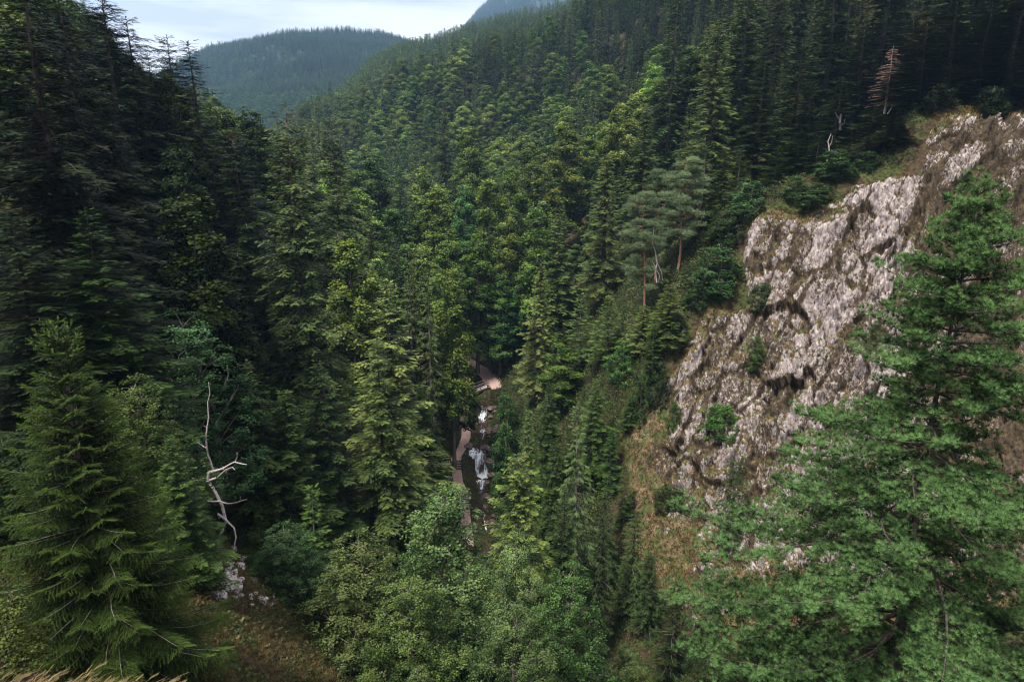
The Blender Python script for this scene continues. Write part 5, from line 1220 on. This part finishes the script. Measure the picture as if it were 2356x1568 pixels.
scatter(a, blades(7, .12, .40, .022, .9, 4), P1[pick]-np.array([0, 0, .04]), np.stack([g.normal(0, 1, len(pick)), g.normal(0, 1, len(pick)), 0*pick], 1), np.array([0, 0, 1.0])+.35*np.abs(n1c[pick])*np.sign(n1c[pick][:, 2:3]), g.uniform(.5, 1.3, len(pick)), np.clip(g.normal(.45, .25, len(pick)), 0, 1))
obj('dry_grass', a.mesh('dry_grass', M_GRS), kind='stuff', label='tufts of dry tan grass on the ledges and foot of the cliff', category='grass').color = (.52, .50, .38, 1)
a = Acc(); sel = (g.random(len(P1)) < .03) & ins & ((gp > .56) | (grass_a > .62)) & (rk < .75); pick = np.where(sel)[0]; pick = g.choice(pick, min(len(pick), 5200), replace=False)
def leafball(n, seed, sq=.6, lf=.3):
    g = np.random.default_rng(seed); v, f = [], []
    for k in range(n):
        c = norm(g.normal(0, 1, 3)); c[2] = abs(c[2])*sq; x_ = norm(g.normal(0, 1, 3)); y_ = norm(np.cross(x_, c+.3))*.6; m = len(v); v += [c-x_*lf*.5, c+y_*lf*.5, c+x_*lf*.5, c-y_*lf*.5]; f.append((m, m+1, m+2, m+3))
    return T3(v, f)
scatter(a, leafball(26, 3), P1[pick], g.normal(0, 1, (len(pick), 3))*np.array([1, 1, .1]), np.array([[0, 0, 1.0]]*len(pick)), g.uniform(.15, .5, len(pick))**1.0, np.clip(g.normal(.4, .2, len(pick)), 0, 1))
obj('undergrowth', a.mesh('undergrowth', M_UND), kind='stuff', label='low heather and moss cushions on the cliff and its slopes', category='undergrowth')
# undergrowth over the forest floor where it shows
a = Acc(); X_ = np.concatenate([g.uniform(-40, 62, 60000), g.uniform(-12, 34, 52000)]); Y_ = np.concatenate([g.uniform(16, 135, 60000), g.uniform(60, 128, 52000)]); Z_ = H(X_, Y_); px_, py_, _ = project(X_, Y_, Z_)
dw = np.minimum(poly_near(X_, Y_, PATH)[0], poly_near(X_, Y_, PATH2)[0]); dwt = poly_near(X_, Y_, WATER)[0]
ok = (px_ > -100) & (px_ < 2450) & (py_ < 1700) & (dw > 1.25) & (dwt > 1.9) & ~in_poly(px_, py_, CLIFF)
X_, Y_, Z_ = X_[ok], Y_[ok], Z_[ok]; m = len(X_)
scatter(a, leafball(22, 5, .7, .34), np.stack([X_, Y_, Z_], 1), g.normal(0, 1, (m, 3))*np.array([1, 1, .1]), np.array([[0, 0, 1.0]]*m), g.uniform(.15, .6, m)*np.where((Y_ > 60) & (g.random(m) < .3), 1.6, 1), np.clip(g.normal(.35, .22, m)+.25*(fbm(np.stack([X_, Y_, 0*X_], 1)*.2, 3, 3)-.5), 0, 1))
obj('undergrowth', a.mesh('undergrowth', M_UND), kind='stuff', label='ferns and low leafy plants covering the forest floor', category='undergrowth')

# rocky knoll at lower left
kn = np.random.default_rng(31)
M_KROCK = simple('pale_broken_rock', (0.10, 0.08, 0.075), (0.46, 0.40, 0.38), 2.2, bump=.8, mid=.46, det=9)
RK2 = [rock_mesh(s+20, M_KROCK, div=3) for s in range(4)]
def knoll_rocks(n, cx, cy, sx, sy, smin, smax, Y, lab_, grp):
    for i in range(n):
        px, py = kn.normal(cx, sx), kn.normal(cy, sy); p = at(px, py, Y+kn.uniform(-1, 1)); z = Hs(p.x, p.y)
        # slide along the sight line to the ground
        for _ in range(14): p = p*(1+0.0); dz = p.z-Hs(p.x, p.y); p = p*(1+dz/max(8, -p.z*2.2)) if abs(dz) > .05 else p
        o = obj('rock', RK2[i % 4]); s = kn.uniform(smin, smax); o.location = p; o.scale = (s, s*kn.uniform(.6, 1), s*kn.uniform(.5, 1)); o.rotation_euler = (kn.uniform(-.4, .4), kn.uniform(-.4, .4), kn.uniform(0, 6)); o['label'] = lab_; o['category'] = 'rock'; o['group'] = grp
knoll_rocks(34, 525, 1330, 18, 24, .22, .60, 38, 'pale broken rock at the crest of the knoll below the snag', 'pale rocks at the crest of the knoll')
knoll_rocks(18, 600, 1375, 24, 16, .18, .42, 38, 'small rock on the right shoulder of the knoll', 'rocks on the right shoulder of the knoll')
knoll_rocks(10, 1025, 1090, 12, 25, .3, .8, 92, 'grey rock of the outcrop left of the gravel path', 'rocks left of the gravel path')
a = Acc(); X_ = g.uniform(-26, -8, 9000); Y_ = g.uniform(24, 44, 9000); Z_ = H(X_, Y_); m = len(X_)
scatter(a, blades(7, .12, .42, .014, 1.1, 8), np.stack([X_, Y_, Z_-.03], 1), np.stack([g.normal(0, 1, m), g.normal(0, 1, m), 0*X_], 1), np.array([[0, 0, 1.0]]*m), g.uniform(.4, 1.1, m), np.clip(g.normal(.25, .22, m), 0, 1))
o = obj('dry_grass', a.mesh('dry_grass', M_GRS), kind='stuff', label='brown dry grass on the rocky knoll at lower left', category='grass'); o.color = (.45, .40, .32, 1)
# grass at the foot of the viewpoint
a = Acc(); gg = np.random.default_rng(12)
def near_grass(n, x0, x1, y0, y1, l0, l1, w):
    for _ in range(n):
        px, py = gg.uniform(x0, x1), gg.uniform(y0, y1); p = at(px, py, gg.uniform(1.9, 2.6)); l = gg.uniform(l0, l1); dx = gg.uniform(.25, .9); b = np.array(p)
        pts = [b+np.array([dx*l*t**1.5, .08*l*t, l*(t-.32*t*t)]) for t in np.linspace(0, 1, 6)]; tube(a, pts, np.linspace(w, w*.3, 6), 3, a=gg.uniform(.2, 1))
        if gg.random() < .25:
            for t in np.linspace(.72, 1, 7):
                q = b+np.array([dx*l*t**1.5, .08*l*t, l*(t-.32*t*t)]); tube(a, [q, q+np.array([.010, 0, .014])], [w*1.5, w*.4], 3, a=.95)
near_grass(520, -60, 250, 1590, 1680, .05, .17, .0011)
near_grass(140, 250, 400, 1600, 1690, .06, .17, .0011)
obj('dry_grass', a.mesh('dry_grass', M_GRS), kind='stuff', label='golden dry grass stems at the bottom left edge beside the viewpoint', category='grass')
for (px, py, sc, lb) in ((965, 1548, .30, 'small leafy shrub tip poking in at the middle of the bottom edge'), (25, 1400, .8, 'yellowish leafy bush at the left edge above the dry grass')):
    p = at(px, py, 7.5 if px > 500 else 11); o = place('bush_1', p.x, p.y, p.z-1.6*sc, 2.0*sc, .8*sc, 1.0, (1.1, .95, .9) if px > 500 else (.85, .72, .42), lb)
